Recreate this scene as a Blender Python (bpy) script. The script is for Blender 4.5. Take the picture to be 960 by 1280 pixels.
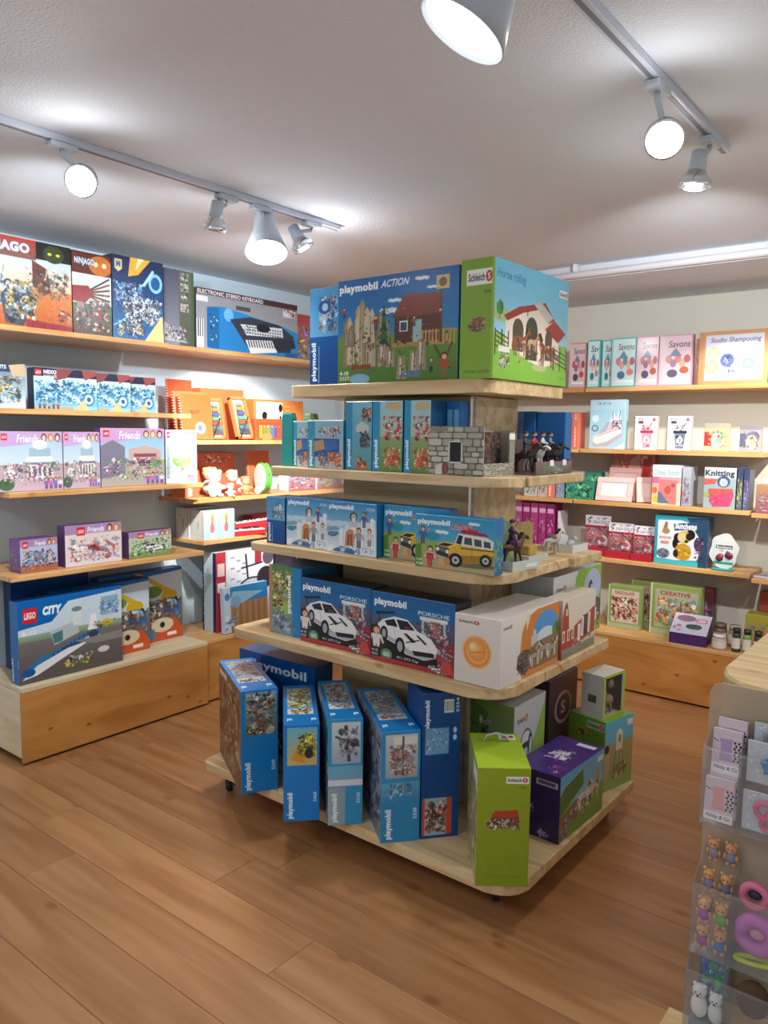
import bpy, bmesh, math, random
import numpy as np
from mathutils import Vector, Matrix

for o in list(bpy.data.objects):
    bpy.data.objects.remove(o)
SC = bpy.context.scene
COL = SC.collection
R = math.radians

# ------------------------------------------------------------------ camera
def make_camera():
    a, b, c = -0.66795, -0.10263, 0.01248
    f = Vector((math.sin(a)*math.cos(b), math.cos(a)*math.cos(b), math.sin(b)))
    r = Vector((math.cos(a), -math.sin(a), 0)); u = r.cross(f)
    r2 = r*math.cos(c) + u*math.sin(c); u2 = r2.cross(f)
    cam = bpy.data.cameras.new('camera'); o = bpy.data.objects.new('camera', cam)
    COL.objects.link(o)
    m = Matrix((r2, u2, -f)).transposed().to_4x4(); m.translation = (0, 0, 1.5)
    o.matrix_world = m
    cam.sensor_fit = 'VERTICAL'; cam.sensor_height = 24.0; cam.sensor_width = 18.0
    cam.lens = 966.92/1280*24.0; cam.clip_start = 0.05
    SC.camera = o
make_camera()

# ------------------------------------------------------------------ light
SC.view_settings.view_transform = 'Standard'
SC.view_settings.look = 'None'
SC.view_settings.gamma = 1.0
SC.view_settings.use_curve_mapping = False
SC.view_settings.exposure = 0.0
W = bpy.data.worlds.new('world'); SC.world = W; W.use_nodes = True
W.node_tree.nodes['Background'].inputs[0].default_value = (0.80, 0.90, 1.0, 1)
W.node_tree.nodes['Background'].inputs[1].default_value = 0.6

def spot(name, loc, target, watts, size=70, blend=.6, col=(1, .97, .93), rad=.035):
    l = bpy.data.lights.new(name, 'SPOT'); l.energy = watts; l.spot_size = R(size); l.spot_blend = blend
    l.color = col; l.shadow_soft_size = rad
    o = bpy.data.objects.new(name, l); COL.objects.link(o); o.location = loc
    d = Vector(target) - Vector(loc); o.rotation_euler = d.to_track_quat('-Z', 'Y').to_euler()
    return o
def glow(name, loc, watts, col=(.96, .98, 1), rad=.04):
    l = bpy.data.lights.new(name, 'POINT'); l.energy = watts; l.color = col; l.shadow_soft_size = rad
    o = bpy.data.objects.new(name, l); COL.objects.link(o); o.location = loc
    return o
# unseen area lights added under the ceiling to fill the room
def ceiling_area(name, loc, sx, sy, watts, col):
    l = bpy.data.lights.new(name, 'AREA'); l.shape = 'RECTANGLE'; l.size = sx; l.size_y = sy
    l.energy = watts; l.color = col
    o = bpy.data.objects.new(name, l); COL.objects.link(o); o.location = loc
    return o
ceiling_area('fill_light', (0.9, -0.6, 2.34), 1.2, .6, 12, (.93, .97, 1))
ceiling_area('fill_light', (-1.9, -0.4, 2.34), 1.2, .6, 20, (.93, .97, 1))
ceiling_area('fill_light', (1.1, 3.2, 2.34), .6, 1.4, 34, (.95, .98, 1))

# ------------------------------------------------------------------ naming helpers
def tag(o, label=None, cat=None, group=None, kind=None):
    if label: o['label'] = label
    if cat: o['category'] = cat
    if group: o['group'] = group
    if kind: o['kind'] = kind
    return o
def empty(name, loc, rz=0, label=None, cat=None, group=None):
    o = bpy.data.objects.new(name, None); COL.objects.link(o)
    o.location = loc; o.rotation_euler = (0, 0, rz); o.empty_display_size = .05
    return tag(o, label, cat, group)
def link(name, me, parent=None, loc=(0, 0, 0), rot=(0, 0, 0)):
    o = bpy.data.objects.new(name, me); COL.objects.link(o)
    if parent is not None: o.parent = parent
    o.location = loc; o.rotation_euler = rot
    return o
def copy_tree(o, parent=None):
    c = o.copy(); COL.objects.link(c)
    if parent is not None: c.parent = parent
    for ch in list(o.children): copy_tree(ch, c)
    return c

# ------------------------------------------------------------------ materials
def lin(c):
    if isinstance(c, str):
        c = tuple(int(c[i:i+2], 16) for i in (0, 2, 4))
    c = [x/255 for x in c]
    return tuple((x/12.92 if x <= .04045 else ((x+.055)/1.055)**2.4) for x in c) + (1,)
MC = {}
def mat(col, rough=.5, metal=0, emit=0, alpha=None, trans=0, noise=0):
    key = (str(col), rough, metal, emit, alpha, trans, noise)
    if key in MC: return MC[key]
    m = bpy.data.materials.new('paint'); m.use_nodes = True
    nt = m.node_tree; b = nt.nodes['Principled BSDF']
    b.inputs['Base Color'].default_value = lin(col); b.inputs['Roughness'].default_value = rough
    b.inputs['Metallic'].default_value = metal
    if emit:
        b.inputs['Emission Color'].default_value = lin(col); b.inputs['Emission Strength'].default_value = emit
    if alpha is not None: b.inputs['Alpha'].default_value = alpha
    if trans: b.inputs['Transmission Weight'].default_value = trans; b.inputs['IOR'].default_value = 1.2
    if noise:
        tc = nt.nodes.new('ShaderNodeTexCoord'); n = nt.nodes.new('ShaderNodeTexNoise'); n.inputs['Scale'].default_value = 25
        mx = nt.nodes.new('ShaderNodeMix'); mx.data_type = 'RGBA'; mx.blend_type = 'MULTIPLY'
        mx.inputs[6].default_value = lin(col)
        rp = nt.nodes.new('ShaderNodeValToRGB'); v = 1-noise
        rp.color_ramp.elements[0].color = (v, v, v, 1); rp.color_ramp.elements[0].position = .35
        rp.color_ramp.elements[1].position = .65
        mx.inputs[0].default_value = 1
        nt.links.new(tc.outputs['Object'], n.inputs['Vector']); nt.links.new(n.outputs['Fac'], rp.inputs[0])
        nt.links.new(rp.outputs[0], mx.inputs[7]); nt.links.new(mx.outputs[2], b.inputs['Base Color'])
    MC[key] = m
    return m
def clear_mat(name, col=(235, 240, 245), alpha=.16, rough=.08):
    m = bpy.data.materials.new(name); m.use_nodes = True; nt = m.node_tree
    for n in list(nt.nodes): nt.nodes.remove(n)
    out = nt.nodes.new('ShaderNodeOutputMaterial'); mix = nt.nodes.new('ShaderNodeMixShader')
    tr = nt.nodes.new('ShaderNodeBsdfTransparent'); df = nt.nodes.new('ShaderNodeBsdfDiffuse'); df.inputs[0].default_value = lin(col)
    gl = nt.nodes.new('ShaderNodeBsdfGlossy'); gl.inputs['Roughness'].default_value = rough; gl.inputs['Color'].default_value = (.9, .9, .9, 1)
    m1 = nt.nodes.new('ShaderNodeMixShader'); m1.inputs[0].default_value = alpha
    fr = nt.nodes.new('ShaderNodeFresnel'); fr.inputs[0].default_value = 1.22
    nt.links.new(tr.outputs[0], m1.inputs[1]); nt.links.new(df.outputs[0], m1.inputs[2])
    hf = nt.nodes.new('ShaderNodeMath'); hf.operation = 'MULTIPLY'; hf.inputs[1].default_value = .6; nt.links.new(fr.outputs[0], hf.inputs[0])
    nt.links.new(hf.outputs[0], mix.inputs[0]); nt.links.new(m1.outputs[0], mix.inputs[1]); nt.links.new(gl.outputs[0], mix.inputs[2])
    nt.links.new(mix.outputs[0], out.inputs[0])
    return m
ACRYL = clear_mat('clear_acrylic', alpha=.07)
FILM = clear_mat('clear_film', alpha=.04, rough=.12)

def wood(name, c1, c2, rough=.45, scale=(1, 14, 14), knots=.35, vary=.12, bump=.05, knot_scale=2.2, dist=.7):
    """long fibres along local X, a few darker knots, each board a little different"""
    m = bpy.data.materials.new(name); m.use_nodes = True; nt = m.node_tree; b = nt.nodes['Principled BSDF']
    N = nt.nodes.new; L = nt.links.new
    tc = N('ShaderNodeTexCoord'); oi = N('ShaderNodeObjectInfo')
    off = N('ShaderNodeVectorMath'); off.operation = 'ADD'
    cmb = N('ShaderNodeCombineXYZ'); mu = N('ShaderNodeMath'); mu.operation = 'MULTIPLY'; mu.inputs[1].default_value = 37
    L(oi.outputs['Random'], mu.inputs[0])
    for i in range(3): L(mu.outputs[0], cmb.inputs[i])
    L(tc.outputs['Object'], off.inputs[0]); L(cmb.outputs[0], off.inputs[1])
    mp = N('ShaderNodeMapping'); mp.inputs['Scale'].default_value = scale; L(off.outputs[0], mp.inputs[0])
    n1 = N('ShaderNodeTexNoise'); n1.inputs['Scale'].default_value = 2.2; n1.inputs['Detail'].default_value = 6
    n1.inputs['Distortion'].default_value = dist; L(mp.outputs[0], n1.inputs['Vector'])
    rp = N('ShaderNodeValToRGB'); rp.color_ramp.elements[0].position = .36; rp.color_ramp.elements[1].position = .62
    rp.color_ramp.elements[0].color = lin(c2); rp.color_ramp.elements[1].color = lin(c1)
    L(n1.outputs['Fac'], rp.inputs[0])
    vo = N('ShaderNodeTexVoronoi'); vo.voronoi_dimensions = '2D'; vo.inputs['Scale'].default_value = knot_scale
    sp = N('ShaderNodeSeparateXYZ'); L(off.outputs[0], sp.inputs[0]); sm = N('ShaderNodeMath'); sm.operation = 'ADD'; L(sp.outputs[1], sm.inputs[0]); L(sp.outputs[2], sm.inputs[1])
    s2 = N('ShaderNodeMath'); s2.operation = 'MULTIPLY'; s2.inputs[1].default_value = 1.7; L(sm.outputs[0], s2.inputs[0])
    cb = N('ShaderNodeCombineXYZ'); L(sp.outputs[0], cb.inputs[0]); L(s2.outputs[0], cb.inputs[1]); L(cb.outputs[0], vo.inputs['Vector'])
    kr = N('ShaderNodeValToRGB'); kr.color_ramp.elements[0].position = .02; kr.color_ramp.elements[1].position = .055
    k = 1-knots; kr.color_ramp.elements[0].color = (k, k*.8, k*.7, 1); kr.color_ramp.elements[1].color = (1, 1, 1, 1)
    L(vo.outputs['Distance'], kr.inputs[0])
    mx = N('ShaderNodeMix'); mx.data_type = 'RGBA'; mx.blend_type = 'MULTIPLY'; mx.inputs[0].default_value = 1
    L(rp.outputs[0], mx.inputs[6]); L(kr.outputs[0], mx.inputs[7])
    hv = N('ShaderNodeHueSaturation'); mr = N('ShaderNodeMapRange')
    mr.inputs[3].default_value = 1-vary; mr.inputs[4].default_value = 1+vary; L(oi.outputs['Random'], mr.inputs[0])
    L(mr.outputs[0], hv.inputs['Value']); L(mx.outputs[2], hv.inputs['Color']); L(hv.outputs[0], b.inputs['Base Color'])
    bp = N('ShaderNodeBump'); bp.inputs['Strength'].default_value = bump; bp.inputs['Distance'].default_value = .002
    L(n1.outputs['Fac'], bp.inputs['Height']); L(bp.outputs[0], b.inputs['Normal'])
    b.inputs['Roughness'].default_value = rough
    return m
PINE = wood('pale_pine', (222, 196, 152), (196, 163, 114), scale=(1, 11, 11), knots=.3)
PLY = wood('varnished_plywood', (206, 146, 78), (178, 116, 54), rough=.35, scale=(.8, 3.5, 3.5), knots=.6, vary=.05, knot_scale=3.2)
PLYL = wood('pale_laminate', (226, 208, 172), (214, 192, 150), rough=.4, scale=(1, 6, 6), knots=0)
SHELFW = wood('shelf_board', (220, 174, 116), (198, 142, 82), rough=.4, scale=(1, 9, 9), knots=.2, vary=.05)
FLOORW = wood('laminate_floor', (176, 128, 84), (154, 105, 64), rough=.33, scale=(.8, 9, 9), knots=.25, vary=.09, bump=.02, knot_scale=1.5, dist=.35)

# ------------------------------------------------------------------ meshes
def bm_box(bm, x0, y0, z0, x1, y1, z1):
    vs = [bm.verts.new(p) for p in ((x0,y0,z0),(x1,y0,z0),(x1,y1,z0),(x0,y1,z0),(x0,y0,z1),(x1,y0,z1),(x1,y1,z1),(x0,y1,z1))]
    for f in ((0,3,2,1),(4,5,6,7),(0,1,5,4),(1,2,6,5),(2,3,7,6),(3,0,4,7)): bm.faces.new([vs[i] for i in f])
def finish(bm, name, mats, smooth=False, bevel=0, seg=1):
    if bevel:
        bmesh.ops.bevel(bm, geom=list(bm.edges), offset=bevel, segments=seg, affect='EDGES', profile=.6, clamp_overlap=True)
    bmesh.ops.recalc_face_normals(bm, faces=bm.faces)
    me = bpy.data.meshes.new(name); bm.to_mesh(me); bm.free()
    for m in (mats if isinstance(mats, (list, tuple)) else [mats]): me.materials.append(m)
    if smooth: me.polygons.foreach_set('use_smooth', [True]*len(me.polygons))
    return me
def box(name, b, m, parent=None, bevel=.002, loc=(0,0,0), rot=(0,0,0), seg=1):
    bm = bmesh.new(); bm_box(bm, *b); return link(name, finish(bm, name, m, bevel=bevel, seg=seg), parent, loc, rot)
def boxes(name, bs, m, parent=None, bevel=0, loc=(0,0,0), rot=(0,0,0)):
    bm = bmesh.new()
    for b in bs: bm_box(bm, *b)
    return link(name, finish(bm, name, m, bevel=bevel), parent, loc, rot)
def prism(name, pts, z0, z1, m, parent=None, bevel=.003, loc=(0,0,0), rot=(0,0,0), axis='Z', smooth=False):
    """extrude an outline; axis Z: pts are xy; axis Y: pts are xz and z0..z1 run along y"""
    bm = bmesh.new()
    f = (lambda p, h: (p[0], p[1], h)) if axis == 'Z' else (lambda p, h: (p[0], h, p[1]))
    lo = [bm.verts.new(f(p, z0)) for p in pts]; hi = [bm.verts.new(f(p, z1)) for p in pts]
    n = len(pts); bm.faces.new(lo[::-1]); bm.faces.new(hi)
    for i in range(n): bm.faces.new([lo[i], lo[(i+1) % n], hi[(i+1) % n], hi[i]])
    if bevel:
        es = [e for e in bm.edges if (e.verts[0] in lo) == (e.verts[1] in lo)]
        bmesh.ops.bevel(bm, geom=es, offset=bevel, segments=1, affect='EDGES', clamp_overlap=True)
    return link(name, finish(bm, name, m, smooth=smooth), parent, loc, rot)
def lathe(name, prof, m, parent=None, n=20, loc=(0,0,0), rot=(0,0,0), smooth=True):
    bm = bmesh.new(); rings = []
    for r, z in prof:
        rings.append([bm.verts.new((r*math.cos(2*math.pi*i/n), r*math.sin(2*math.pi*i/n), z)) for i in range(n)] if r > 1e-6 else [bm.verts.new((0, 0, z))])
    for a, b in zip(rings, rings[1:]):
        for i in range(n):
            j = (i+1) % n
            if len(a) == 1 and len(b) == 1: continue
            if len(a) == 1: bm.faces.new([a[0], b[j], b[i]])
            elif len(b) == 1: bm.faces.new([a[i], a[j], b[0]])
            else: bm.faces.new([a[i], a[j], b[j], b[i]])
    return link(name, finish(bm, name, m, smooth=smooth), parent, loc, rot)
def tube_bm(bm, pts, r, n=8, closed=False):
    pts = [Vector(p) for p in pts]; rings = []
    N = len(pts)
    for i, p in enumerate(pts):
        t = (pts[(i+1) % N]-pts[i-1]) if closed else (pts[min(i+1, N-1)]-pts[max(i-1, 0)])
        q = t.to_track_quat('Z', 'Y').to_matrix()
        rr = r[i] if isinstance(r, (list, tuple)) else r
        rings.append([bm.verts.new(p + q @ Vector((rr*math.cos(2*math.pi*k/n), rr*math.sin(2*math.pi*k/n), 0))) for k in range(n)])
    for i in range(N if closed else N-1):
        a, b = rings[i], rings[(i+1) % N]
        for k in range(n): bm.faces.new([a[k], a[(k+1) % n], b[(k+1) % n], b[k]])
    if not closed: bm.faces.new(rings[0][::-1]); bm.faces.new(rings[-1])
def tube(name, pts, r, m, parent=None, n=8, loc=(0,0,0), rot=(0,0,0), closed=False):
    bm = bmesh.new(); tube_bm(bm, pts, r, n, closed)
    return link(name, finish(bm, name, m, smooth=True), parent, loc, rot)
def ball_bm(bm, c, r, sc=(1,1,1), u=12, v=8, rot=None):
    M = Matrix.Translation(c) @ (rot.to_4x4() if rot else Matrix.Identity(4)) @ Matrix.Diagonal((r*sc[0], r*sc[1], r*sc[2], 1))
    bmesh.ops.create_uvsphere(bm, u_segments=u, v_segments=v, radius=1, matrix=M)
def balls(name, lst, m, parent=None, loc=(0,0,0), rot=(0,0,0)):
    bm = bmesh.new()
    for b in lst: ball_bm(bm, *b)
    return link(name, finish(bm, name, m, smooth=True), parent, loc, rot)
def skin(name, V, E, rad, m, parent=None, loc=(0,0,0), rot=(0,0,0), sub=2):
    me = bpy.data.meshes.new(name); me.from_pydata(V, E, [])
    o = bpy.data.objects.new('tmp', me); COL.objects.link(o)
    md = o.modifiers.new('s', 'SKIN'); md.use_smooth_shade = True
    for i, v in enumerate(me.skin_vertices[0].data):
        r = rad[i]; v.radius = (r, r) if not isinstance(r, tuple) else r; v.use_root = (i == 0)
    s = o.modifiers.new('u', 'SUBSURF'); s.levels = sub
    dg = bpy.context.evaluated_depsgraph_get(); dg.update()
    out = bpy.data.meshes.new_from_object(o.evaluated_get(dg)); out.name = name
    bpy.data.objects.remove(o)
    out.materials.clear(); out.materials.append(m)
    out.polygons.foreach_set('use_smooth', [True]*len(out.polygons))
    return link(name, out, parent, loc, rot)
# ------------------------------------------------------------------ printed artwork: drawn here, pixel by pixel
def hx(c):
    if isinstance(c, np.ndarray): return c
    if isinstance(c, str): return np.array([int(c[i:i+2], 16) for i in (0, 2, 4)], float)/255
    return np.array(c, float)/255
TXT = {}
def text_geo(s, bold, shear):
    k = (s, bold, shear)
    if k in TXT: return TXT[k]
    cu = bpy.data.curves.new('t', 'FONT'); cu.body = s; cu.offset = bold; cu.shear = shear; cu.resolution_u = 3
    cu.space_character = 1.0+bold*1.5
    o = bpy.data.objects.new('t', cu)
    me = bpy.data.meshes.new_from_object(o)
    v = np.empty(len(me.vertices)*3); me.vertices.foreach_get('co', v); v = v.reshape(-1, 3)[:, :2]
    me.calc_loop_triangles()
    t = np.empty(len(me.loop_triangles)*3, int); me.loop_triangles.foreach_get('vertices', t); t = t.reshape(-1, 3)
    bpy.data.objects.remove(o); bpy.data.curves.remove(cu); bpy.data.meshes.remove(me)
    if len(v):
        mn = v.min(0); mx = v.max(0); v = (v-mn)/(mx-mn)
    TXT[k] = (v, t); return TXT[k]
class Cv:
    def __init__(s, w, h, bg='ffffff', bg2=None):
        s.w, s.h = int(w), int(h); s.a = np.empty((s.h, s.w, 3)); s.a[:] = hx(bg)
        if bg2 is not None: s.grad(0, 0, 1, 1, bg, bg2)
        yy, xx = np.mgrid[0:s.h, 0:s.w]; s.X = (xx+.5)/s.w; s.Y = (yy+.5)/s.h
    def box(s, x0, y0, x1, y1):
        return (max(0, int(math.floor(min(x0, x1)*s.w))), max(0, int(math.floor(min(y0, y1)*s.h))), min(s.w, int(math.ceil(max(x0, x1)*s.w))), min(s.h, int(math.ceil(max(y0, y1)*s.h))))
    def rect(s, x0, y0, x1, y1, c, al=1):
        a, b, d, e = max(0, round(x0*s.w)), max(0, round(y0*s.h)), max(0, round(x1*s.w)), max(0, round(y1*s.h))
        s.a[b:e, a:d] = s.a[b:e, a:d]*(1-al)+hx(c)*al; return s
    def grad(s, x0, y0, x1, y1, c1, c2, hor=False):
        a, b, d, e = s.box(x0, y0, x1, y1)
        if hor: t = np.linspace(0, 1, max(1, d-a))[None, :, None]
        else: t = np.linspace(0, 1, max(1, e-b))[:, None, None]
        s.a[b:e, a:d] = hx(c1)*(1-t)+hx(c2)*t; return s
    def ell(s, cx, cy, rx, ry, c, al=1, rot=0):
        m = max(rx, ry); q = s.box(cx-m*1.5-.01, cy-m*2-.01, cx+m*1.5+.01, cy+m*2+.01); a, b, d, e = q
        if d <= a or e <= b: return s
        X = s.X[b:e, a:d]-cx; Y = s.Y[b:e, a:d]-cy
        if rot:
            asp = s.h/s.w; r = math.radians(rot); Y = Y*asp
            X, Y = X*math.cos(r)+Y*math.sin(r), -X*math.sin(r)+Y*math.cos(r); Y = Y/asp
        k = ((X/rx)**2+(Y/ry)**2) <= 1
        s.a[b:e, a:d][k] = s.a[b:e, a:d][k]*(1-al)+hx(c)*al; return s
    def poly(s, pts, c, al=1):
        p = np.array(pts, float); a, b, d, e = s.box(p[:, 0].min(), p[:, 1].min(), p[:, 0].max(), p[:, 1].max())
        if d <= a or e <= b: return s
        X = s.X[b:e, a:d]; Y = s.Y[b:e, a:d]; k = np.zeros(X.shape, bool); n = len(p)
        for i in range(n):
            x1, y1 = p[i]; x2, y2 = p[(i+1) % n]
            if y1 == y2: continue
            k ^= ((Y < y1) != (Y < y2)) & (X < (x2-x1)*(Y-y1)/(y2-y1)+x1)
        s.a[b:e, a:d][k] = s.a[b:e, a:d][k]*(1-al)+hx(c)*al; return s
    def line(s, x0, y0, x1, y1, w, c):
        ax = (x1-x0)*s.w; ay = (y1-y0)*s.h; L = math.hypot(ax, ay) or 1; nx = -ay/L*w*s.w/2/s.w; ny = ax/L*w*s.w/2/s.h
        return s.poly([(x0+nx, y0+ny), (x1+nx, y1+ny), (x1-nx, y1-ny), (x0-nx, y0-ny)], c)
    def text(s, t, x, y, w, h, c, bold=.02, shear=0, rot=0, out=None):
        """fit text into a box (fractions); rot 90 reads upwards, 270 downwards"""
        v, tr = text_geo(t, bold, shear)
        if rot == 90: P = np.stack([x+(1-v[:, 1])*w, y+(1-v[:, 0])*h], 1)
        elif rot == 270: P = np.stack([x+v[:, 1]*w, y+v[:, 0]*h], 1)
        else: P = np.stack([x+v[:, 0]*w, y+(1-v[:, 1])*h], 1)
        a, b, d, e = s.box(x, y, x+w, y+h); d = min(s.w, d+1); e = min(s.h, e+1)
        if d <= a or e <= b: return s
        K = 3; m = np.zeros(((e-b)*K, (d-a)*K), bool)
        Q = np.stack([(P[:, 0]*s.w-a)*K, (P[:, 1]*s.h-b)*K], 1)
        for i, j, k in tr:
            A, B, C_ = Q[i], Q[j], Q[k]
            x0 = int(max(0, min(A[0], B[0], C_[0]))); x1 = int(min(m.shape[1], max(A[0], B[0], C_[0])+1.5))
            y0 = int(max(0, min(A[1], B[1], C_[1]))); y1 = int(min(m.shape[0], max(A[1], B[1], C_[1])+1.5))
            if x1 <= x0 or y1 <= y0: continue
            yy, xx = np.mgrid[y0:y1, x0:x1]; xx = xx+.5; yy = yy+.5
            d1 = (xx-B[0])*(A[1]-B[1])-(A[0]-B[0])*(yy-B[1]); d2 = (xx-C_[0])*(B[1]-C_[1])-(B[0]-C_[0])*(yy-C_[1]); d3 = (xx-A[0])*(C_[1]-A[1])-(C_[0]-A[0])*(yy-A[1])
            m[y0:y1, x0:x1] |= ~(((d1 < 0) | (d2 < 0) | (d3 < 0)) & ((d1 > 0) | (d2 > 0) | (d3 > 0)))
        al = m.reshape(e-b, K, d-a, K).mean((1, 3))[..., None]
        if out is not None:
            g = al[..., 0]; q = g.copy()
            for dy in (-1, 0, 1):
                for dx in (-1, 0, 1): q = np.maximum(q, np.roll(np.roll(g, dy, 0), dx, 1))
            q = q[..., None]; s.a[b:e, a:d] = s.a[b:e, a:d]*(1-q)+hx(out)*q
        s.a[b:e, a:d] = s.a[b:e, a:d]*(1-al)+hx(c)*al; return s
    def clut(s, x0, y0, x1, y1, pal, n, sz, seed=0):
        """many small printed pieces, coarse ones first, fine ones on top: the crowded picture side of a toy box"""
        r = random.Random(seed); ya = s.w/s.h
        for lev, (kn, ks, al) in enumerate(((.45, 1.25, .75), (.8, .75, .85), (1.3, .38, .9))):
            for i in range(int(n*kn)):
                q = sz*ks*r.uniform(.5, 1.2); x = r.uniform(x0+q*.4, max(x0+q*.4, x1-q*.4)); y = r.uniform(y0+q*.4*ya, max(y0+q*.4*ya, y1-q*.4*ya))
                j = r.uniform(.72, 1.2); c = np.clip(hx(r.choice(pal))*j, 0, 1); k = r.random(); an = r.uniform(0, 6.3)
                if k < .3: s.ell(x, y, q*.5, q*.5*ya*r.uniform(.35, 1), c, al)
                elif k < .75: s.poly([(x+q*.6*math.cos(an+t)*r.uniform(.4, 1), y+q*.6*ya*math.sin(an+t)*r.uniform(.4, 1)) for t in (0, 1.2, 2.6, 3.6, 5)], c, al)
                else: s.line(x-q*.6*math.cos(an), y-q*.6*ya*math.sin(an), x+q*.6*math.cos(an), y+q*.6*ya*math.sin(an), q*.22, c)
        return s
    def fig(s, x, y, h, shirt, pants='333a55', hair='4a2c17', skin_='e8b88f'):
        """little standing toy person, feet at y"""
        w = h*s.h/s.w
        s.rect(x-.13*w, y-.38*h, x-.01*w, y, pants); s.rect(x+.01*w, y-.38*h, x+.13*w, y, pants)
        s.poly([(x-.17*w, y-.7*h), (x+.17*w, y-.7*h), (x+.14*w, y-.36*h), (x-.14*w, y-.36*h)], shirt)
        s.line(x-.17*w, y-.68*h, x-.28*w, y-.42*h, .08*w, shirt); s.line(x+.17*w, y-.68*h, x+.28*w, y-.42*h, .08*w, shirt)
        s.ell(x, y-.84*h, .15*w, .15*h, hair); s.ell(x, y-.81*h, .12*w, .11*h, skin_); return s
    def car(s, x, y, w, h, body, glass='1c2430', light='f4f4e0', jeep=False):
        """three-quarter view car in a box"""
        P = lambda pts: [(x+a*w, y+b*h) for a, b in pts]
        if jeep:
            s.ell(x+.55*w, y+.92*h, .5*w, .1*h, '4a4438', .6)
            s.poly(P([(.22, .52), (.44, .38), (.98, .42), (1, .72), (.9, .8), (.5, .93), (.22, .84)]), body); s.poly(P([(.22, .72), (1, .6), (1, .74), (.5, .93), (.22, .84)]), np.clip(hx(body)*.72, 0, 1))
            s.poly(P([(0, .46), (.14, .34), (.44, .36), (.24, .52)]), np.clip(hx(body)*1.12, 0, 1)); s.poly(P([(.04, .45), (.15, .37), (.32, .39), (.2, .48)]), '2c2c2e')
            s.poly(P([(0, .46), (.24, .52), (.23, .84), (.02, .74)]), '2f3136'); s.poly(P([(.06, .5), (.18, .53), (.18, .66), (.06, .62)]), '6a6c70'); s.ell(x+.04*w, y+.57*h, .028*w, .06*h, light); s.ell(x+.21*w, y+.62*h, .028*w, .06*h, light); s.line(x-.02*w, y+.74*h, x+.26*w, y+.84*h, .016, 'b8babc')
            s.poly(P([(.34, .34), (.4, .06), (.88, .1), (1, .2), (.98, .44), (.44, .4)]), 'e9e6d8'); s.poly(P([(.36, .34), (.41, .1), (.48, .12), (.45, .38)]), glass)
            s.poly(P([(.51, .15), (.63, .16), (.64, .36), (.5, .35)]), '3f5058'); s.poly(P([(.67, .17), (.79, .19), (.8, .38), (.68, .37)]), '3f5058'); s.poly(P([(.83, .2), (.94, .23), (.95, .39), (.84, .38)]), '3f5058')
            s.poly(P([(.46, -.06), (.86, .0), (.92, .08), (.44, .04)]), 'a82030'); s.poly(P([(.56, -.1), (.74, -.08), (.74, -.02), (.56, -.04)]), 'c83844'); s.line(x+.44*w, y+.48*h, x+w, y+.47*h, .012, '4a3c20'); s.line(x+.64*w, y+.4*h, x+.64*w, y+.82*h, .006, '8a6a18')
            for cx, cy, r in ((.36, .84, .14), (.87, .76, .12)):
                s.ell(x+cx*w, y+cy*h, r*w*.85, r*h*1.45, '1a1a1c'); s.ell(x+cx*w, y+cy*h, r*w*.45, r*h*.8, 'c9ccd0'); s.ell(x+cx*w, y+cy*h, r*w*.2, r*h*.35, '44484e')
            return s
        s.poly(P([(.02, .3), (.1, .18), (.3, .06), (.52, .08), (.68, .3), (.9, .42), (1, .62), (.98, .84), (.8, .95), (.5, .9), (.34, .72), (.06, .58)]), body)
        s.poly(P([(.34, .12), (.52, .12), (.64, .3), (.4, .34)]), glass); s.poly(P([(.14, .2), (.3, .12), (.36, .3), (.18, .3)]), glass)
        s.poly(P([(-.02, .02), (.3, -.06), (.32, -.01), (.0, .08)]), '24262c'); s.line(x+.03*w, y+.05*h, x+.06*w, y+.25*h, .012, '24262c')
        s.poly(P([(.06, .56), (.34, .7), (.5, .88), (.8, .94), (.98, .84), (.99, .74), (.8, .8), (.56, .78), (.36, .62), (.04, .46)]), 'b4bac2'); s.line(x+.3*w, y+.32*h, x+.33*w, y+.62*h, .004, '9aa0a8')
        for cx, cy, r in ((.13, .5, .08), (.4, .74, .1)):
            s.ell(x+cx*w, y+cy*h, r*w*.8, r*h*2.1, '15161a'); s.ell(x+cx*w, y+cy*h, r*w*.45, r*h*1.3, 'aab0b8')
        s.poly(P([(.6, .78), (.94, .74), (.95, .84), (.64, .88)]), '1d1f24'); s.ell(x+.58*w, y+.66*h, .035*w, .06*h, light); s.ell(x+.95*w, y+.62*h, .025*w, .05*h, light)
        s.poly(P([(.46, .42), (.5, .4), (.66, .56), (.6, .6)]), '22242a'); s.poly(P([(.66, .4), (.7, .4), (.84, .56), (.8, .58)]), '22242a'); s.line(x+.5*w, y+.62*h, x+.72*w, y+.5*h, .01, '22242a')
        return s
    def tree(s, x, y, h, c='3d7a35'):
        w = h*s.h/s.w*.35
        s.rect(x-.1*w, y-.35*h, x+.1*w, y, '5d3f26')
        for i in range(7):
            a = i*2.4; s.ell(x+.5*w*math.cos(a), y-.62*h+.2*h*math.sin(a), .5*w, .2*h, c if i % 2 else '56964a')
        return s
    def horse(s, x, y, h, c='6b3f22', flip=1):
        w = h*s.h/s.w*flip; P = lambda pts: [(x+a*w, y-b*h) for a, b in pts]
        s.poly(P([(-.45, .62), (-.2, .68), (.15, .64), (.3, .74), (.42, .98), (.52, 1.0), (.68, .8), (.62, .74), (.5, .8), (.42, .6), (.36, .42), (.1, .4), (-.2, .4), (-.45, .45), (-.55, .2), (-.6, .3), (-.52, .58)]), c)
        for a in (-.42, -.3, .22, .34): s.poly(P([(a-.06, .48), (a+.06, .48), (a+.03, .0), (a-.03, .0)]), c)
        s.line(x+.3*w, y-.76*h, x+.45*w, y-.97*h, .1*abs(w), '2a1a10'); return s
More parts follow.
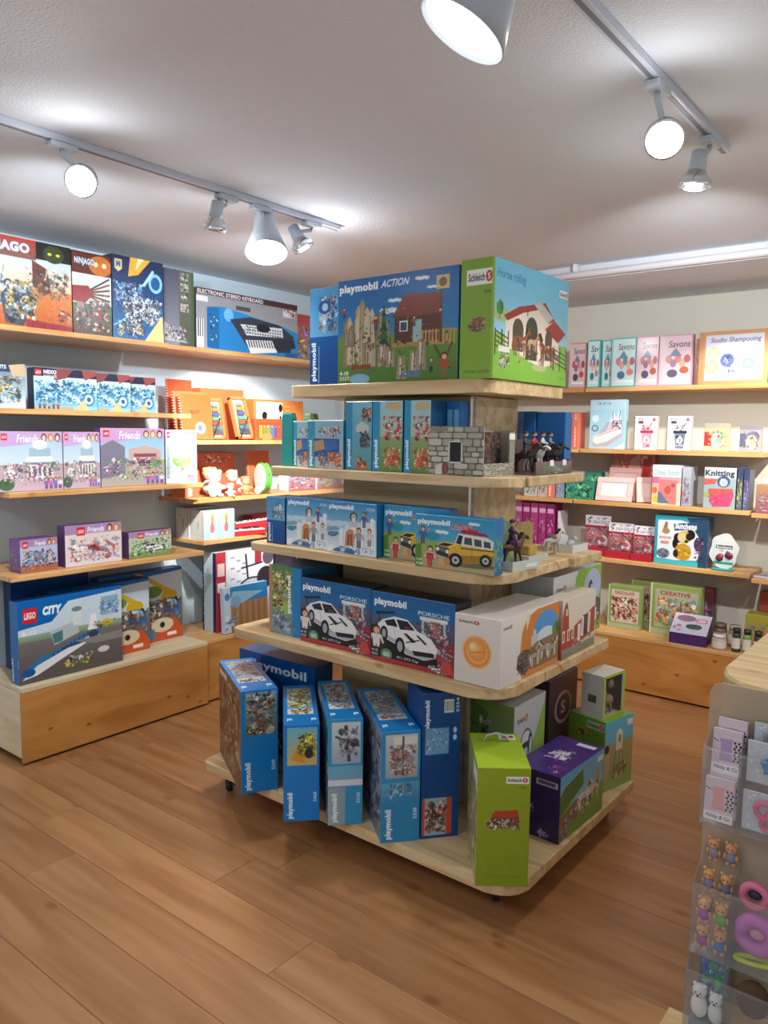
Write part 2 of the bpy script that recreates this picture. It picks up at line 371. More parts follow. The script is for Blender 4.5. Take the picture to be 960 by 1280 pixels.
    def soft(s, n=1):
        for _ in range(n):
            p = np.pad(s.a, ((1, 1), (1, 1), (0, 0)), 'edge'); s.a = (p[:-2, 1:-1]+p[2:, 1:-1]+p[1:-1, :-2]+p[1:-1, 2:]+2*s.a)/6
        return s
    def grainy(s, amt=.03, seed=1):
        r = np.random.RandomState(seed); q = r.rand(max(2, s.h//5)+1, max(2, s.w//5)+1)
        q = np.kron(q, np.ones((5, 5)))[:s.h, :s.w]
        if q.shape == (s.h, s.w): s.a = np.clip(s.a+(q[..., None]-.5)*2*amt, 0, 1)
        return s
    def mat(s, rough=.32):
        s.soft().grainy(.012, s.w+s.h)
        im = bpy.data.images.new('print', s.w, s.h); px = np.ones((s.h, s.w, 4), np.float32); px[..., :3] = np.clip(s.a[::-1], 0, 1)
        im.pixels.foreach_set(px.ravel()); im.update(); im.pack()
        m = bpy.data.materials.new('printed_card'); m.use_nodes = True; nt = m.node_tree; b = nt.nodes['Principled BSDF']
        t = nt.nodes.new('ShaderNodeTexImage'); t.image = im; t.extension = 'EXTEND'
        uv = nt.nodes.new('ShaderNodeUVMap'); uv.uv_map = 'UVMap'; nt.links.new(uv.outputs[0], t.inputs[0])
        nt.links.new(t.outputs[0], b.inputs['Base Color']); b.inputs['Roughness'].default_value = rough
        return m
    def rot90(s):   # artwork turned to read upwards
        c = Cv(s.h, s.w); c.a = np.rot90(s.a, 1).copy(); return c

def carton_mesh(w, d, h, faces, base, bevel=.0015, name='carton'):
    """faces: dict front/left/right/top -> material"""
    bm = bmesh.new(); bm_box(bm, 0, 0, 0, w, d, h)
    if bevel: bmesh.ops.bevel(bm, geom=list(bm.edges), offset=bevel, segments=1, affect='EDGES', clamp_overlap=True)
    bmesh.ops.recalc_face_normals(bm, faces=bm.faces)
    uvl = bm.loops.layers.uv.new('UVMap'); mats = [base]; idx = {}
    for k in ('front', 'left', 'right', 'top'):
        if k in faces and faces[k] is not None:
            if faces[k] in mats: idx[k] = mats.index(faces[k])
            else: mats.append(faces[k]); idx[k] = len(mats)-1
    for f in bm.faces:
        n = f.normal; q = max((abs(n.y)+.02, 'y'), (abs(n.x), 'x'), (abs(n.z)+.01, 'z'))[1]
        side = {'y': 'front' if n.y < 0 else 'back', 'x': 'left' if n.x < 0 else 'right', 'z': 'top' if n.z > 0 else 'bottom'}[q]
        f.material_index = idx.get(side, 0)
        for l in f.loops:
            x, y, z = l.vert.co
            l[uvl].uv = {'front': (x/w, z/h), 'left': (1-y/d, z/h), 'right': (y/d, z/h), 'top': (x/w, y/d)}.get(side, (x/w, z/h))
    me = bpy.data.meshes.new(name); bm.to_mesh(me); bm.free()
    for m in mats: me.materials.append(m)
    return me
def carton(name, label, cat, P, ang, w, d, h, faces, base='dddddd', group=None, lean=0, parent=None, me=None, rough=.35):
    """P is the left front bottom corner; the printed front looks along local -Y, ang turns it about Z"""
    if not isinstance(base, bpy.types.Material): base = mat(base, rough)
    if me is None: me = carton_mesh(w, d, h, faces, base)
    o = link(name, me, parent); o.rotation_mode = 'XYZ'
    if lean > 0: P = (P[0], P[1], P[2]+d*math.sin(R(lean))+.0015)
    o.matrix_basis = Matrix.Translation(P) @ Matrix.Rotation(R(ang), 4, 'Z') @ Matrix.Rotation(R(-lean), 4, 'X')
    return tag(o, label, cat, group)
# ------------------------------------------------------------------ the room
def plaster(name, col, bump=.5, scale=160, dist=.002, rough=.85):
    m = bpy.data.materials.new(name); m.use_nodes = True; nt = m.node_tree; b = nt.nodes['Principled BSDF']
    b.inputs['Base Color'].default_value = lin(col); b.inputs['Roughness'].default_value = rough
    tc = nt.nodes.new('ShaderNodeTexCoord'); n = nt.nodes.new('ShaderNodeTexNoise'); n.inputs['Scale'].default_value = scale; n.inputs['Detail'].default_value = 3
    bp = nt.nodes.new('ShaderNodeBump'); bp.inputs['Strength'].default_value = bump; bp.inputs['Distance'].default_value = dist
    nt.links.new(tc.outputs['Object'], n.inputs['Vector']); nt.links.new(n.outputs['Fac'], bp.inputs['Height']); nt.links.new(bp.outputs[0], b.inputs['Normal'])
    return m
CEIL = plaster('stippled_ceiling', (222, 226, 234), .8, 130, .004)
WALL_L = plaster('wall_paint', (208, 226, 236), .15)
WALL_B = plaster('wall_paint_cream', (222, 220, 206), .15)
XL, YB, ZC = -3.70, 4.80, 2.40
tag(box('floor', (XL, -2.2, -.06, 2.6, YB, -.006), mat((70, 45, 28), .7), bevel=0), 'wood laminate floor of long boards', kind='structure')
FL = bpy.data.objects['floor']
rp = random.Random(4)
pw, pl = .192, 1.285
pb = bmesh.new(); bm_box(pb, 0.0008, .0008, -.006, pl-.0008, pw-.0008, 0.0)
plank = finish(pb, 'plank', FLOORW, bevel=.0007)
row = 0; y = .42
while y < YB-.02:
    x = XL + .01 - rp.uniform(0, .9)
    while x < 1.2:
        if y+pw < YB and x > XL-1.2:
            x0 = max(x, XL+.002); ln = x+pl-x0
            if ln > .1 and not (y < 1.2 and x0 > .6):
                if ln > pl-.001: me = plank
                else:
                    b2 = bmesh.new(); bm_box(b2, 0.0008, .0008, -.006, ln-.0008, pw-.0008, 0.0); me = finish(b2, 'plank', FLOORW, bevel=.0007)
                link('plank', me, FL, (x0, y, 0))
        x += pl
    y += pw
box('plank_ground', (-3.69, -2.2, -.006, 2.6, .42, -.0005), FLOORW, FL, bevel=0)['kind'] = 'stuff'
tag(box('ceiling', (XL, -2.2, ZC, 2.6, YB, ZC+.05), CEIL, bevel=0), kind='structure')
tag(box('wall_left', (XL-.08, -2.2, -.06, XL, YB+.08, ZC+.05), WALL_L, bevel=0), kind='structure')
tag(box('wall_back', (XL, YB, -.06, 2.6, YB+.08, ZC+.05), WALL_B, bevel=0), kind='structure')
tag(box('trim_1', (XL, 3.97, 2.325, 2.6, YB, ZC), CEIL, bevel=.004), kind='structure')   # lowered strip of ceiling along the back wall
WHITE = mat((228, 230, 234), .4)
pipe = empty('heating_pipe', (0, 0, 0), 0, 'long white pipe running under the ceiling along the back wall', 'pipe')
tube('pipe_run', [(-3.6, 3.945, 2.345), (2.5, 3.945, 2.345)], .019, WHITE, pipe, 12)
for x in (-1.83, .4):
    box('pipe_clip', (x-.012, 3.925, 2.36, x+.012, 3.965, 2.40), WHITE, pipe, bevel=.002)

# ------------------------------------------------------------------ wall shelving, left
def shelf(name, b, label, group=None, brackets=(), m=SHELFW, axis='Y'):
    """board with its long side along axis"""
    x0, y0, z0, x1, y1, z1 = b
    o = empty('wall_shelf', ((x0+x1)/2, (y0+y1)/2, z0), R(90) if axis == 'Y' else 0, label, 'shelf', group)
    if axis == 'Y': hl, hw = (y1-y0)/2, (x1-x0)/2
    else: hl, hw = (x1-x0)/2, (y1-y0)/2
    box('board', (-hl, -hw, 0, hl, hw, z1-z0), m, o, bevel=.0025)
    for t in ():
        # white steel bracket: triangle plate under the board, back edge on the wall
        wy = hw-.004
        prism('bracket', [(wy, -.002), (-hw+.06, -.002), (-hw+.10, -.02), (wy-.05, -.06), (wy-.012, -.13), (wy, -.14)], -.002, .002, WHITE, o, bevel=0, loc=(t, 0, 0), rot=(0, 0, 0), axis='Z').rotation_euler = (R(90), 0, R(90))
    return o
def kbase(name, label, b, top_over=.006, m=PLY, side=PLYL, axis='Y', gaps=()):
    x0, y0, x1, y1, z = b
    o = empty(name, ((x0+x1)/2, (y0+y1)/2, 0), 0, label, 'cabinet')
    cx, cy = (x0+x1)/2, (y0+y1)/2; hx_, hy = (x1-x0)/2, (y1-y0)/2
    return o, cx, cy, hx_, hy
def cabinet_left(label, y0, y1, xf, z, deck):
    o = empty('base_cabinet', ((XL+.004+xf)/2, (y0+y1)/2, 0), 0, label, 'cabinet')
    hx_ = (xf-XL-.004)/2; hy = (y1-y0)/2
    box('plinth', (-hx_, -hy+.03, 0, hx_-.05, hy-.01, .055), mat((48, 36, 28), .6), o)
    box('side_panel', (-hx_, -hy, .03, hx_-.019, -hy+.018, z-.024), PLYL, o)
    box('side_panel', (-hx_, hy-.018, .03, hx_-.019, hy, z-.024), PLYL, o)
    f = box('front_panel', (-hy, -.009, 0, hy, .009, z-.036), PLY, o, loc=(hx_-.009, 0, .012), rot=(0, 0, R(90)), bevel=.0015)
    box('top_board', (-hy, -hx_, 0, hy, hx_+.002, .022), deck, o, loc=(0, 0, z-.022), rot=(0, 0, R(90)), bevel=.002)
    return o
cabinet_left('low wooden base cabinet under the shelves at left, airport jet box on it', 1.612, 2.640, -3.293, .355, PLYL)
cabinet_left('low wooden base cabinet behind the blue wheeled boxes, drum kit box on it', 2.652, 4.25, -3.315, .352, SHELFW)
T = .024
shelf('s', (XL+.003, 1.585, .857-T, -3.293, 2.625, .857), 'left wall shelf carrying three small purple toy boxes', None, (-.3, .42))
shelf('s', (XL+.003, 1.59, 1.222-T, -3.293, 2.625, 1.222), 'left wall shelf carrying four lilac toy boxes in a row', None, (-.3, .42))
shelf('s', (XL+.003, 1.05, 1.582-T, -3.293, 2.55, 1.582), 'left wall shelf carrying the row of ice blue knight toy boxes', None, (-.3, .42))
shelf('s', (XL+.003, 1.05, 1.93-T, -3.293, 2.42, 1.93), 'top left wall shelf carrying tall ninja and castle boxes', None, (-.3, .42))
shelf('s', (XL+.003, 2.43, 1.94-T, -3.393, 4.3, 1.94), 'upper wall shelf carrying the big blue keyboard box', None, (-.55, .5))
shelf('s', (XL+.003, 2.62, 1.445-T, -3.385, 4.3, 1.445), 'wall shelf carrying orange notebooks and toy xylophones', None, (-.3, .5))
shelf('s', (XL+.003, 2.63, 1.125-T, -3.385, 4.3, 1.125), 'wall shelf carrying the soft dolls and green tambourine', None, (-.3, .5))
shelf('s', (XL+.003, 2.70, .89-T, -3.39, 4.3, .89), 'wall shelf carrying pale blue cartons and red toy pianos', None, (-.3, .5))
# ------------------------------------------------------------------ wall shelving, back
def bshelf(x0, x1, z, lab, yf=4.5): return shelf('s', (x0, yf, z-.026, x1, YB-.003, z), lab, None, (0,), axis='X')
bshelf(-3.1, -2.01, 1.785, 'top back wall shelf, left board mostly behind the green barn box')
bshelf(-2.0, -.45, 1.785, 'top back wall shelf carrying teal and pink soap kits')
bshelf(-3.1, -2.03, 1.416, 'second back wall shelf, left board carrying orange books')
bshelf(-2.02, -.985, 1.416, 'second back wall shelf carrying the sneaker box and small white cards')
bshelf(-3.1, -2.06, 1.10, 'third back wall shelf, left board carrying the small green blocks')
bshelf(-2.05, -1.03, 1.10, 'third back wall shelf carrying the pink frame and knitting book')
bshelf(-1.02, -.3, 1.09, 'third back wall shelf, right board with a wooden boxed kit at its end')
bshelf(-3.1, -2.08, .755, 'fourth back wall shelf, left board under the magenta books')
bshelf(-2.07, -1.01, .755, 'fourth back wall shelf carrying red doll packs and plush dog box')
bshelf(-1.0, -.3, .735, 'fourth back wall shelf, right board with a flat white booklet')
o = empty('base_cabinet', (-1.7, 4.585, 0), 0, 'long low wooden cabinet along the back wall, purple tilted box on it', 'cabinet')
box('plinth', (-1.5, -.16, 0, 1.5, .2, .05), mat((48, 36, 28), .6), o)
for x0, x1 in ((-1.5, -.35), (-.345, .80), (.805, 1.5)):
    box('front_panel', (x0, -.215, .012, x1, -.197, .312), PLY, o, bevel=.0015)
box('side_panel', (1.482, -.196, .03, 1.5, .21, .312), PLYL, o)
for x0, x1 in ((-1.5, -.35), (-.345, .80), (.805, 1.5)):
    box('top_board', (x0, -.218, .313, x1, .21, .335), SHELFW, o, bevel=.002)

# ------------------------------------------------------------------ wheeled display gondola
G = empty('display_gondola', (-1.765, 2.445, 0), 0, 'wheeled pale pine display stand with five tiers of toy boxes', 'display stand')
def tier(x0, x1, y0, y1, zt, th, seams, rc, jit=(0, 0, 0)):
    ys = [y0]+list(seams)+[y1]
    for i, (a, b) in enumerate(zip(ys, ys[1:])):
        xr = x1+jit[i % 3]; b -= .0012
        if i == 0:
            pts = [(x0, b), (x0, a+.03), (x0+.012, a+.009), (x0+.03, a)]
            n = 6
            for k in range(n+1):
                t = k/n*math.pi/2; pts.append((xr-rc+rc*math.sin(t), a+rc*(1-math.cos(t))*min(1, (b-a)/rc)))
            pts.append((xr, b))
        else: pts = [(x0, a), (xr, a), (xr, b), (x0, b)]
        pts = [(p[0]-G.location.x, p[1]-G.location.y) for p in pts]
        c = sum(p[0] for p in pts)/len(pts), sum(p[1] for p in pts)/len(pts)
        prism('shelf_board', [(p[0]-c[0], p[1]-c[1]) for p in pts][::-1], 0, th, PINE, G, bevel=.003, loc=(c[0], c[1], zt-th))
tier(-2.494, -1.035, 1.96, 2.93, .14, .04, (2.25, 2.6), .10)
tier(-2.392, -1.142, 2.034, 2.882, .706, .038, (2.336, 2.62), .12, (0, .002, .0))
tier(-2.345, -1.19, 2.085, 2.845, 1.055, .034, (2.34, 2.6), .12, (0, .0, .02))
tier(-2.285, -1.207, 2.14, 2.73, 1.36, .034, (2.28, 2.5), .11, (0, .01, .0))
tier(-2.212, -1.305, 2.182, 2.735, 1.678, .046, (2.45,), .08)
box('core', (-.285, -.115, .0, .332, .185, 1.49), PINE, G, loc=(0, 0, .14), bevel=.004)
for x in (-.30, .335):
    for y in (-.13, .19):
        box('acrylic_post', (x-.012, y-.012, 0, x+.012, y+.012, 1.49), ACRYL, G, loc=(0, 0, .14), bevel=.002)
CH = mat((150, 152, 158), .25, 1); RUB = mat((28, 28, 32), .5)
for x, y in ((-1.17, 2.09), (-2.42, 2.05), (-1.12, 2.86), (-2.42, 2.86)):
    c = box('caster', (-.022, -.022, .088, .022, .022, .0995), CH, G, bevel=.001, loc=(x-G.location.x, y-G.location.y, 0), rot=(0, 0, .6))
    boxes('caster_fork', [(-.016, -.02, .02, -.013, .022, .09), (.013, -.02, .02, .016, .022, .09)], CH, c)
    lathe('wheel', [(0, -.011), (.026, -.011), (.029, -.007), (.029, .007), (.026, .011), (0, .011)], RUB, c, 20, (0, -.004, .0295), (0, R(90), 0))

# ------------------------------------------------------------------ ceiling track lights
RAILM = mat((206, 212, 224), .35); HOUS = mat((196, 206, 216), .35); CHROME = mat((225, 228, 232), .12, 1)
BULB = mat((255, 250, 244), .3, 0, 14); BULB2 = mat((255, 236, 214), .3, 0, 1.2)
def rail(x, y0, y1, label):
    r = empty('track_rail', (x, y0, ZC), 0, label, 'track')
    boxes('rail_body', [(-.017, 0, -.022, .017, y1-y0, 0)], RAILM, r, bevel=.002)
    boxes('conductor_slot', [(-.006, .004, -.0235, .006, y1-y0-.004, -.0215)], mat((120, 126, 138), .4), r)
    return r
rail(-2.342, .2, 2.617, 'long white light track over the left shelves')
rail(-.736, .1, 2.625, 'long white light track at the upper right')
def lamp(rx, ry, head, aim, big, label, bulb, watts=0, size=70, gl=0):
    """rx, ry: where it hangs on the rail; head: centre of its opening; aim: direction"""
    t = empty('spotlight', (rx, ry, ZC-.0235), 0, label, 'spotlight', )
    box('adapter', (-.02, -.045, -.018, .02, .045, 0), HOUS, t, bevel=.003)
    d = Vector(aim).normalized(); hd = Vector(head)-t.location
    r = .086 if big else .048; L = .175 if big else .105
    back = hd - d*L
    q = d.to_track_quat('Z', 'Y').to_euler()
    tube('stem', [(0, 0, -.016), tuple(Vector((0, 0, -.03))), tuple(back+d*L*.3)], .008 if not big else .014, HOUS, t, 8)
    if big: prof = [(0, 0), (.03, 0), (.042, .006), (.046, .03), (.048, .07), (.066, .12), (r, .175), (r-.004, .176), (.062, .12), (.04, .08), (0, .07)]
    else: prof = [(0, 0), (.018, 0), (.023, .005), (.024, .035), (.027, .058), (.025, .06), (0, .058)]
    lathe('housing', prof, HOUS, t, 28, tuple(back), q)
    if big: lathe('reflector', [(.036, .085), (.058, .125), (r-.006, .17), (r-.008, .17), (.056, .125), (.034, .088)], mat((244, 246, 248), .25), t, 28, tuple(back), q)
    else: lathe('reflector', [(.024, .056), (.036, .072), (.048, .086), (r, .1), (r, .106), (r-.006, .106), (r-.007, .1), (.044, .088), (.03, .075), (.0, .072)], CHROME, t, 28, tuple(back), q)
    b0 = (.085 if big else .06); rb = .03 if big else .028
    if bulb is BULB: rb = .05 if big else .036
    zc = L-.035 if big else L-.03
    lathe('bulb', [(0, b0), (rb*.45, b0+.003), (rb*.8, zc-rb*.35), (rb, zc+.004), (rb*.85, zc+.014), (0, zc+.02)], bulb, t, 20, tuple(back), q)
    if watts: spot('spot', tuple(Vector(head)+d*.004), tuple(Vector(head)+d), watts, size)
    if gl: glow('bulb_glow', tuple(Vector(head)+d*.03), gl)
    return t
# ------------------------------------------------------------------ spotlights hung on the tracks
lamp(-2.342, 1.335, (-2.225, 1.325, 2.24), (.60, -.62, -.50), False, 'lit round spotlight at the far left of the left track', BULB, 14, 110, 2)
lamp(-2.342, 1.99, (-2.385, 1.965, 2.255), (-.35, .10, -.93), False, 'small chrome-ringed spotlight, second on the left track', BULB2, 20, 100, 2)
lamp(-2.342, 2.16, (-2.323, 2.174, 2.20), (.30, -.24, -.92), True, 'large white conical spotlight on the left track, glowing', BULB, 25, 75, 1.5)
lamp(-2.342, 2.45, (-2.379, 2.443, 2.275), (.35, .35, -.87), False, 'small chrome-ringed spotlight at the right end of the left track', BULB2, 30, 110, 5)
lamp(-.736, 1.235, (-.79, 1.205, 2.20), (-.42, -.28, -.86), True, 'large white can spotlight at the top edge of the picture', BULB, 12, 75, .5)
lamp(-.736, 2.02, (-.70, 1.985, 2.225), (.28, -.72, -.63), False, 'blazing round spotlight on the upper right track', BULB, 8, 110, 2)
lamp(-.736, 2.47, (-.774, 2.465, 2.245), (-.12, -.05, -1), False, 'small chrome-ringed spotlight at the end of the upper right track', BULB2, 20, 110, 2.2)
# extra spots added to brighten the shelves, no fixture built for them
spot('beam', (-2.30, 2.28, 2.18), (-3.50, 3.02, 1.33), 300, 42, .4)
spot('beam', (-.35, 3.75, 2.3), (-1.5, 4.68, 1.25), 170, 46, .5, (1, .96, .86))
spot('beam', (-2.25, 1.3, 2.2), (-3.6, 2.0, 1.6), 95, 112, .9, (.86, .94, 1))
spot('beam', (-2.3, 2.5, 2.2), (-3.6, 3.0, 1.7), 40, 110, .9, (.9, .96, 1))
spot('beam', (-.8, 2.62, 2.2), (-1.5, 4.7, 1.35), 95, 96, .9, (.97, .98, 1))

# ------------------------------------------------------------------ artwork kit
LEGR = 'd8232a'
def brick_logo(c, x, y, s):
    h = s*c.w/c.h; c.rect(x, y, x+s, y+h, LEGR); c.text('LEGO', x+s*.1, y+h*.28, s*.8, h*.45, 'ffffff', .05, .15); return c
def pm(c, x, y, w, h, rot=0, out=None): return c.text('playmobil', x, y, w, h, 'ffffff', .05, 0, rot, out)
def schl(c, x, y, w, h, plate='f6f6f0'):
    if plate: c.rect(x, y, x+w, y+h, plate)
    c.text('Schleich', x+w*.06, y+h*.25, w*.62, h*.5, '3a3a3a', .02); c.ell(x+w*.84, y+h*.5, w*.12, h*.36, 'c23b3b')
    c.text('S', x+w*.79, y+h*.3, w*.1, h*.4, 'ffffff', .03); return c
BL, BL2, BL3 = '0468b4', '057fcc', '05488c'
ART = {}
def A(fn):
    def g(*a):
        k = (fn.__name__,)+a
        if k not in ART: ART[k] = fn(*a)
        return ART[k]
    return g
GREYS = ['8a9097', '5c636b', 'c9ced3', '3c4046', 'aab2ba']
def clouds(c, pts, col='f4f8fb'):
    for x, y, r in pts:
        for k in range(4): c.ell(x+r*(k-1.5)*.6, y+r*.15*(k % 2), r*.55, r*.32*c.w/c.h, col, .85)
@A
def art_ninja():
    c = Cv(300, 236, 'c9d6de', 'd98a45'); c.grad(0, .2, 1, .55, 'c2d4e0', 'd8b98f'); c.grad(0, .55, 1, 1, 'd07a34', 'b4561f')
    c.clut(.0, .32, .38, .78, ['dfe5ea', '8fa4b4', '5d6f7f', 'f0f3f5', '9cae9a'], 90, .09, 3)
    c.poly([(.32, .66), (.42, .5), (.6, .56), (.64, .74), (.52, .98), (.36, .96)], '3a4350'); c.ell(.42, .86, .05, .1, '23262c'); c.ell(.55, .72, .05, .09, 'e8e4da')
    c.clut(.36, .46, .66, .92, ['e8e4da', '2b3038', '9aa3ad', 'c9a545', '6e7b88'], 70, .07, 5)
    c.poly([(.62, .22), (.76, .3), (.8, .56), (.7, .62), (.62, .5)], '6d3f33'); c.clut(.56, .3, .98, .66, ['54382f', '8d6b50', '3d4650', 'b9a78d'], 50, .06, 8)
    c.grad(0, .0, .66, .22, 'b33a2e', '7b5a4e'); c.text('NINJAGO', .10, .05, .5, .14, 'e9eef2', .06, 0, 0, '33506a')
    c.rect(.66, 0, 1, .2, '1e1d1a'); c.ell(.83, .12, .1, .1, '3b4226'); c.ell(.79, .12, .02, .016, 'd6e838'); c.ell(.87, .12, .02, .016, 'd6e838')
    c.poly([(.55, .9), (1, .93), (1, 1), (.55, 1)], '8e2430'); c.clut(.86, .72, .99, .9, ['2d2a28', 'a04438', 'c8b28c'], 14, .05, 4)
    return c.soft().grainy().mat()
@A
def art_dragon():
    c = Cv(160, 300, 'a8b6b8', '7a5b46'); c.rect(0, 0, 1, .26, '5e2a1e'); c.ell(.72, .14, .3, .12, 'c8702c'); c.ell(.6, .13, .06, .03, 'ffe9b0'); c.ell(.82, .13, .06, .03, 'ffe9b0')
    c.text('NINJAGO', .06, .07, .5, .1, 'dfe7ec', .05, 0, 0, '2c4a66')
    c.grad(0, .26, 1, .62, 'dfe4df', 'b0bcae'); c.grad(0, .62, 1, 1, '4d6a4a', '5c4238')
    for t in range(6): c.line(.28, .5, .95, .28+.07*t, .035, '7e1e22' if t % 2 else '2a2226')
    c.poly([(.0, .42), (.4, .4), (.52, .5), (.3, .62), (0, .6)], '8d1f26'); c.clut(.05, .55, .95, .95, ['6b4a57', '3e5a47', 'a23139', 'c7b6a8', '2f2c30'], 90, .13, 2)
    return c.soft().grainy().mat()
@A
def art_castle():
    c = Cv(240, 330, '14244a', '2a6aa2'); c.poly([(.35, .0), (.75, .0), (.5, .2), (.3, .24)], 'e0a83c'); c.poly([(.5, .0), (.62, 0), (.44, .16)], 'f6e3a0')
    c.poly([(.05, .05), (.19, .05), (.19, .16), (.12, .2), (.05, .16)], 'd9c38a'); c.text('M', .08, .07, .08, .07, '3b5a9a', .05)
    c.ell(.84, .27, .14, .12, '7fc0ea'); c.ell(.84, .27, .09, .08, '26548c'); c.line(.6, .32, .8, .12, .05, 'a9d8f2')
    c.clut(.02, .3, .6, .62, ['2b4f86', '5ca0d2', '1b2a4c', 'bfe2f4', '8f7f9c'], 120, .1, 7)
    c.clut(.2, .46, .98, .8, ['d8dcdf', '8d949c', '3d4148', 'eef0f0', '5f6670', '2d2f38'], 190, .1, 8)
    c.poly([(.62, .98), (.94, .68), (.98, .66), (1, 1), (.6, 1)], 'dcc487'); c.ell(.5, .88, .12, .08, '3c4a5c'); c.ell(.5, .88, .07, .045, '9aa6b4')
    c.clut(.04, .76, .6, .97, ['c7b07c', '3e5f8c', '20242c', 'd7dde2', 'a88a50'], 60, .08, 9); c.line(.02, .84, .3, .72, .02, '8ec8f0')
    return c.soft().grainy().mat()
@A
def art_greybox():
    c = Cv(160, 300, '6d6f7c', '55565e'); c.grad(0, 0, .52, 1, '4e4f60', '8c8c96'); c.rect(.5, .0, .86, 1, '5a5c50'); c.rect(.88, 0, 1, 1, '4b5d3c')
    for i, (y, p) in enumerate([(.03, '7c7e74'), (.17, '868876'), (.3, '5f7158'), (.44, 'b9a98a')]):
        c.rect(.54, y, .82, y+.11, p); c.clut(.54, y, .82, y+.11, GREYS+['d8cdb4', '3d3d38'], 22, .1, i)
    c.poly([(.0, .95), (.0, .7), (.25, .78), (.5, .9), (.8, .96)], 'b6b4b6'); c.clut(.02, .74, .8, .94, ['9a8f94', '5b4c54', 'd8d4d6', '3f3b44'], 60, .1, 6)
    return c.soft().mat()
@A
def art_keys():
    c = Cv(430, 200, '8e9096', 'a4a8ae'); c.rect(0, 0, 1, .1, '4a3038'); c.text('ELECTRONIC STEREO KEYBOARD', .01, .02, .62, .07, 'f0f0f0', .03)
    c.rect(0, .13, .1, .22, 'd9dadd'); c.rect(0, .5, .06, .98, 'f2f3f4')
    for k in range(3): c.rect(.01+k*.018, .5, .018+k*.018, .8, '22262c')
    c.poly([(.09, .3), (.24, .26), (.84, .44), (1, .52), (1, .98), (.1, .98)], '2a84c8'); c.poly([(.09, .3), (.2, .28), (.2, .97), (.09, .96)], '1c6aa8')
    c.clut(.11, .4, .19, .9, ['1a2c44', '2d4c6e', 'd5dde4'], 14, .03, 1); c.ell(.29, .38, .045, .11, '6fb8e8')
    c.poly([(.3, .45), (.5, .36), (.8, .42), (.96, .6), (.92, .9), (.5, .96), (.36, .6)], '333b4a'); c.poly([(.4, .5), (.83, .47), (.84, .64), (.46, .68)], 'd8dce0')
    for y in (.53, .58, .63): 
        for k in range(14): c.ell(.47+k*.026, y, .008, .013, '303640')
    c.ell(.63, .52, .07, .07, '1c222c'); c.clut(.42, .5, .54, .66, ['22262e', '8d949c'], 12, .02, 3)
    c.poly([(.45, .76), (.72, .72), (.78, .92), (.5, .99)], 'f4f4f2')
    for k in range(11): c.line(.475+k*.026, .76-k*.003, .495+k*.026, .88-k*.003, .01, '14161a')
    c.poly([(.74, .7), (.96, .66), (.98, .8), (.78, .9)], '2a303c'); c.rect(.84, .12, .97, .26, 'cfd2d6'); c.clut(.84, .1, .98, .28, ['b03434', '3c424c', 'e0e2e4'], 16, .025, 6); c.rect(.36, .2, .5, .27, '4a5058')
    c.poly([(.86, .9), (1, .9), (1, .98), (.86, .98)], '1d5f9c')
    return c.mat()
@A
def art_nexo(v):
    c = Cv(300, 190, 'd4ecf4', '8fc4dc'); c.rect(0, 0, 1, .2, '2e2a44'); c.poly([(.35, .0), (.62, .0), (.5, .22), (.3, .3)], '8c4a4a'); c.poly([(.75, .0), (1, .0), (1, .1), (.8, .25)], '9a4f4c')
    brick_logo(c, .02, .03, .1); c.text('NEXO', .15, .04, .2, .1, 'f4f6f8', .06); c.text('KNIGHTS', .15, .16, .2, .07, 'e8eef2', .04)
    c.grad(0, .28, 1, .9, 'c8e6f2', '7db6d4'); c.clut(.02, .28, .98, .85, ['4f9cc8', 'b8e2f2', '2f6f9f', 'e9f6fa', '75bfdd', '1f4f7c'], 230, .1, 4+v)
    c.ell(.86, .72, .1, .17, '3f86b4'); c.ell(.86, .72, .07, .12, 'd8eef6'); c.ell(.86, .72, .035, .06, '2b5f8c')
    c.poly([(.62, 1), (.78, .72), (.86, 1)], 'd9c08a'); c.rect(0, .92, .6, 1, 'b9a788')
    for k in range(5): c.fig(.08+k*.07, .98, .16, ['3b6aa0', '9c4b3c', 'a8a8ac'][k % 3])
    return c.soft().mat()
@A
def art_knightwide():
    c = Cv(220, 200, '5f7a8c', 'd6e3e4'); c.rect(0, 0, 1, .2, '3b4150'); c.text('KNIGHTS', .3, .05, .36, .09, 'e6ebf0', .05); c.poly([(.7, .05), (1, 0), (1, .3), (.76, .28)], 'cfb08c')
    c.clut(.0, .25, .95, .9, ['a8c6da', '5a86a8', '39424c', 'e8eeee', 'c3a63c', '7d6c5c'], 110, .12, 9); return c.soft().mat()
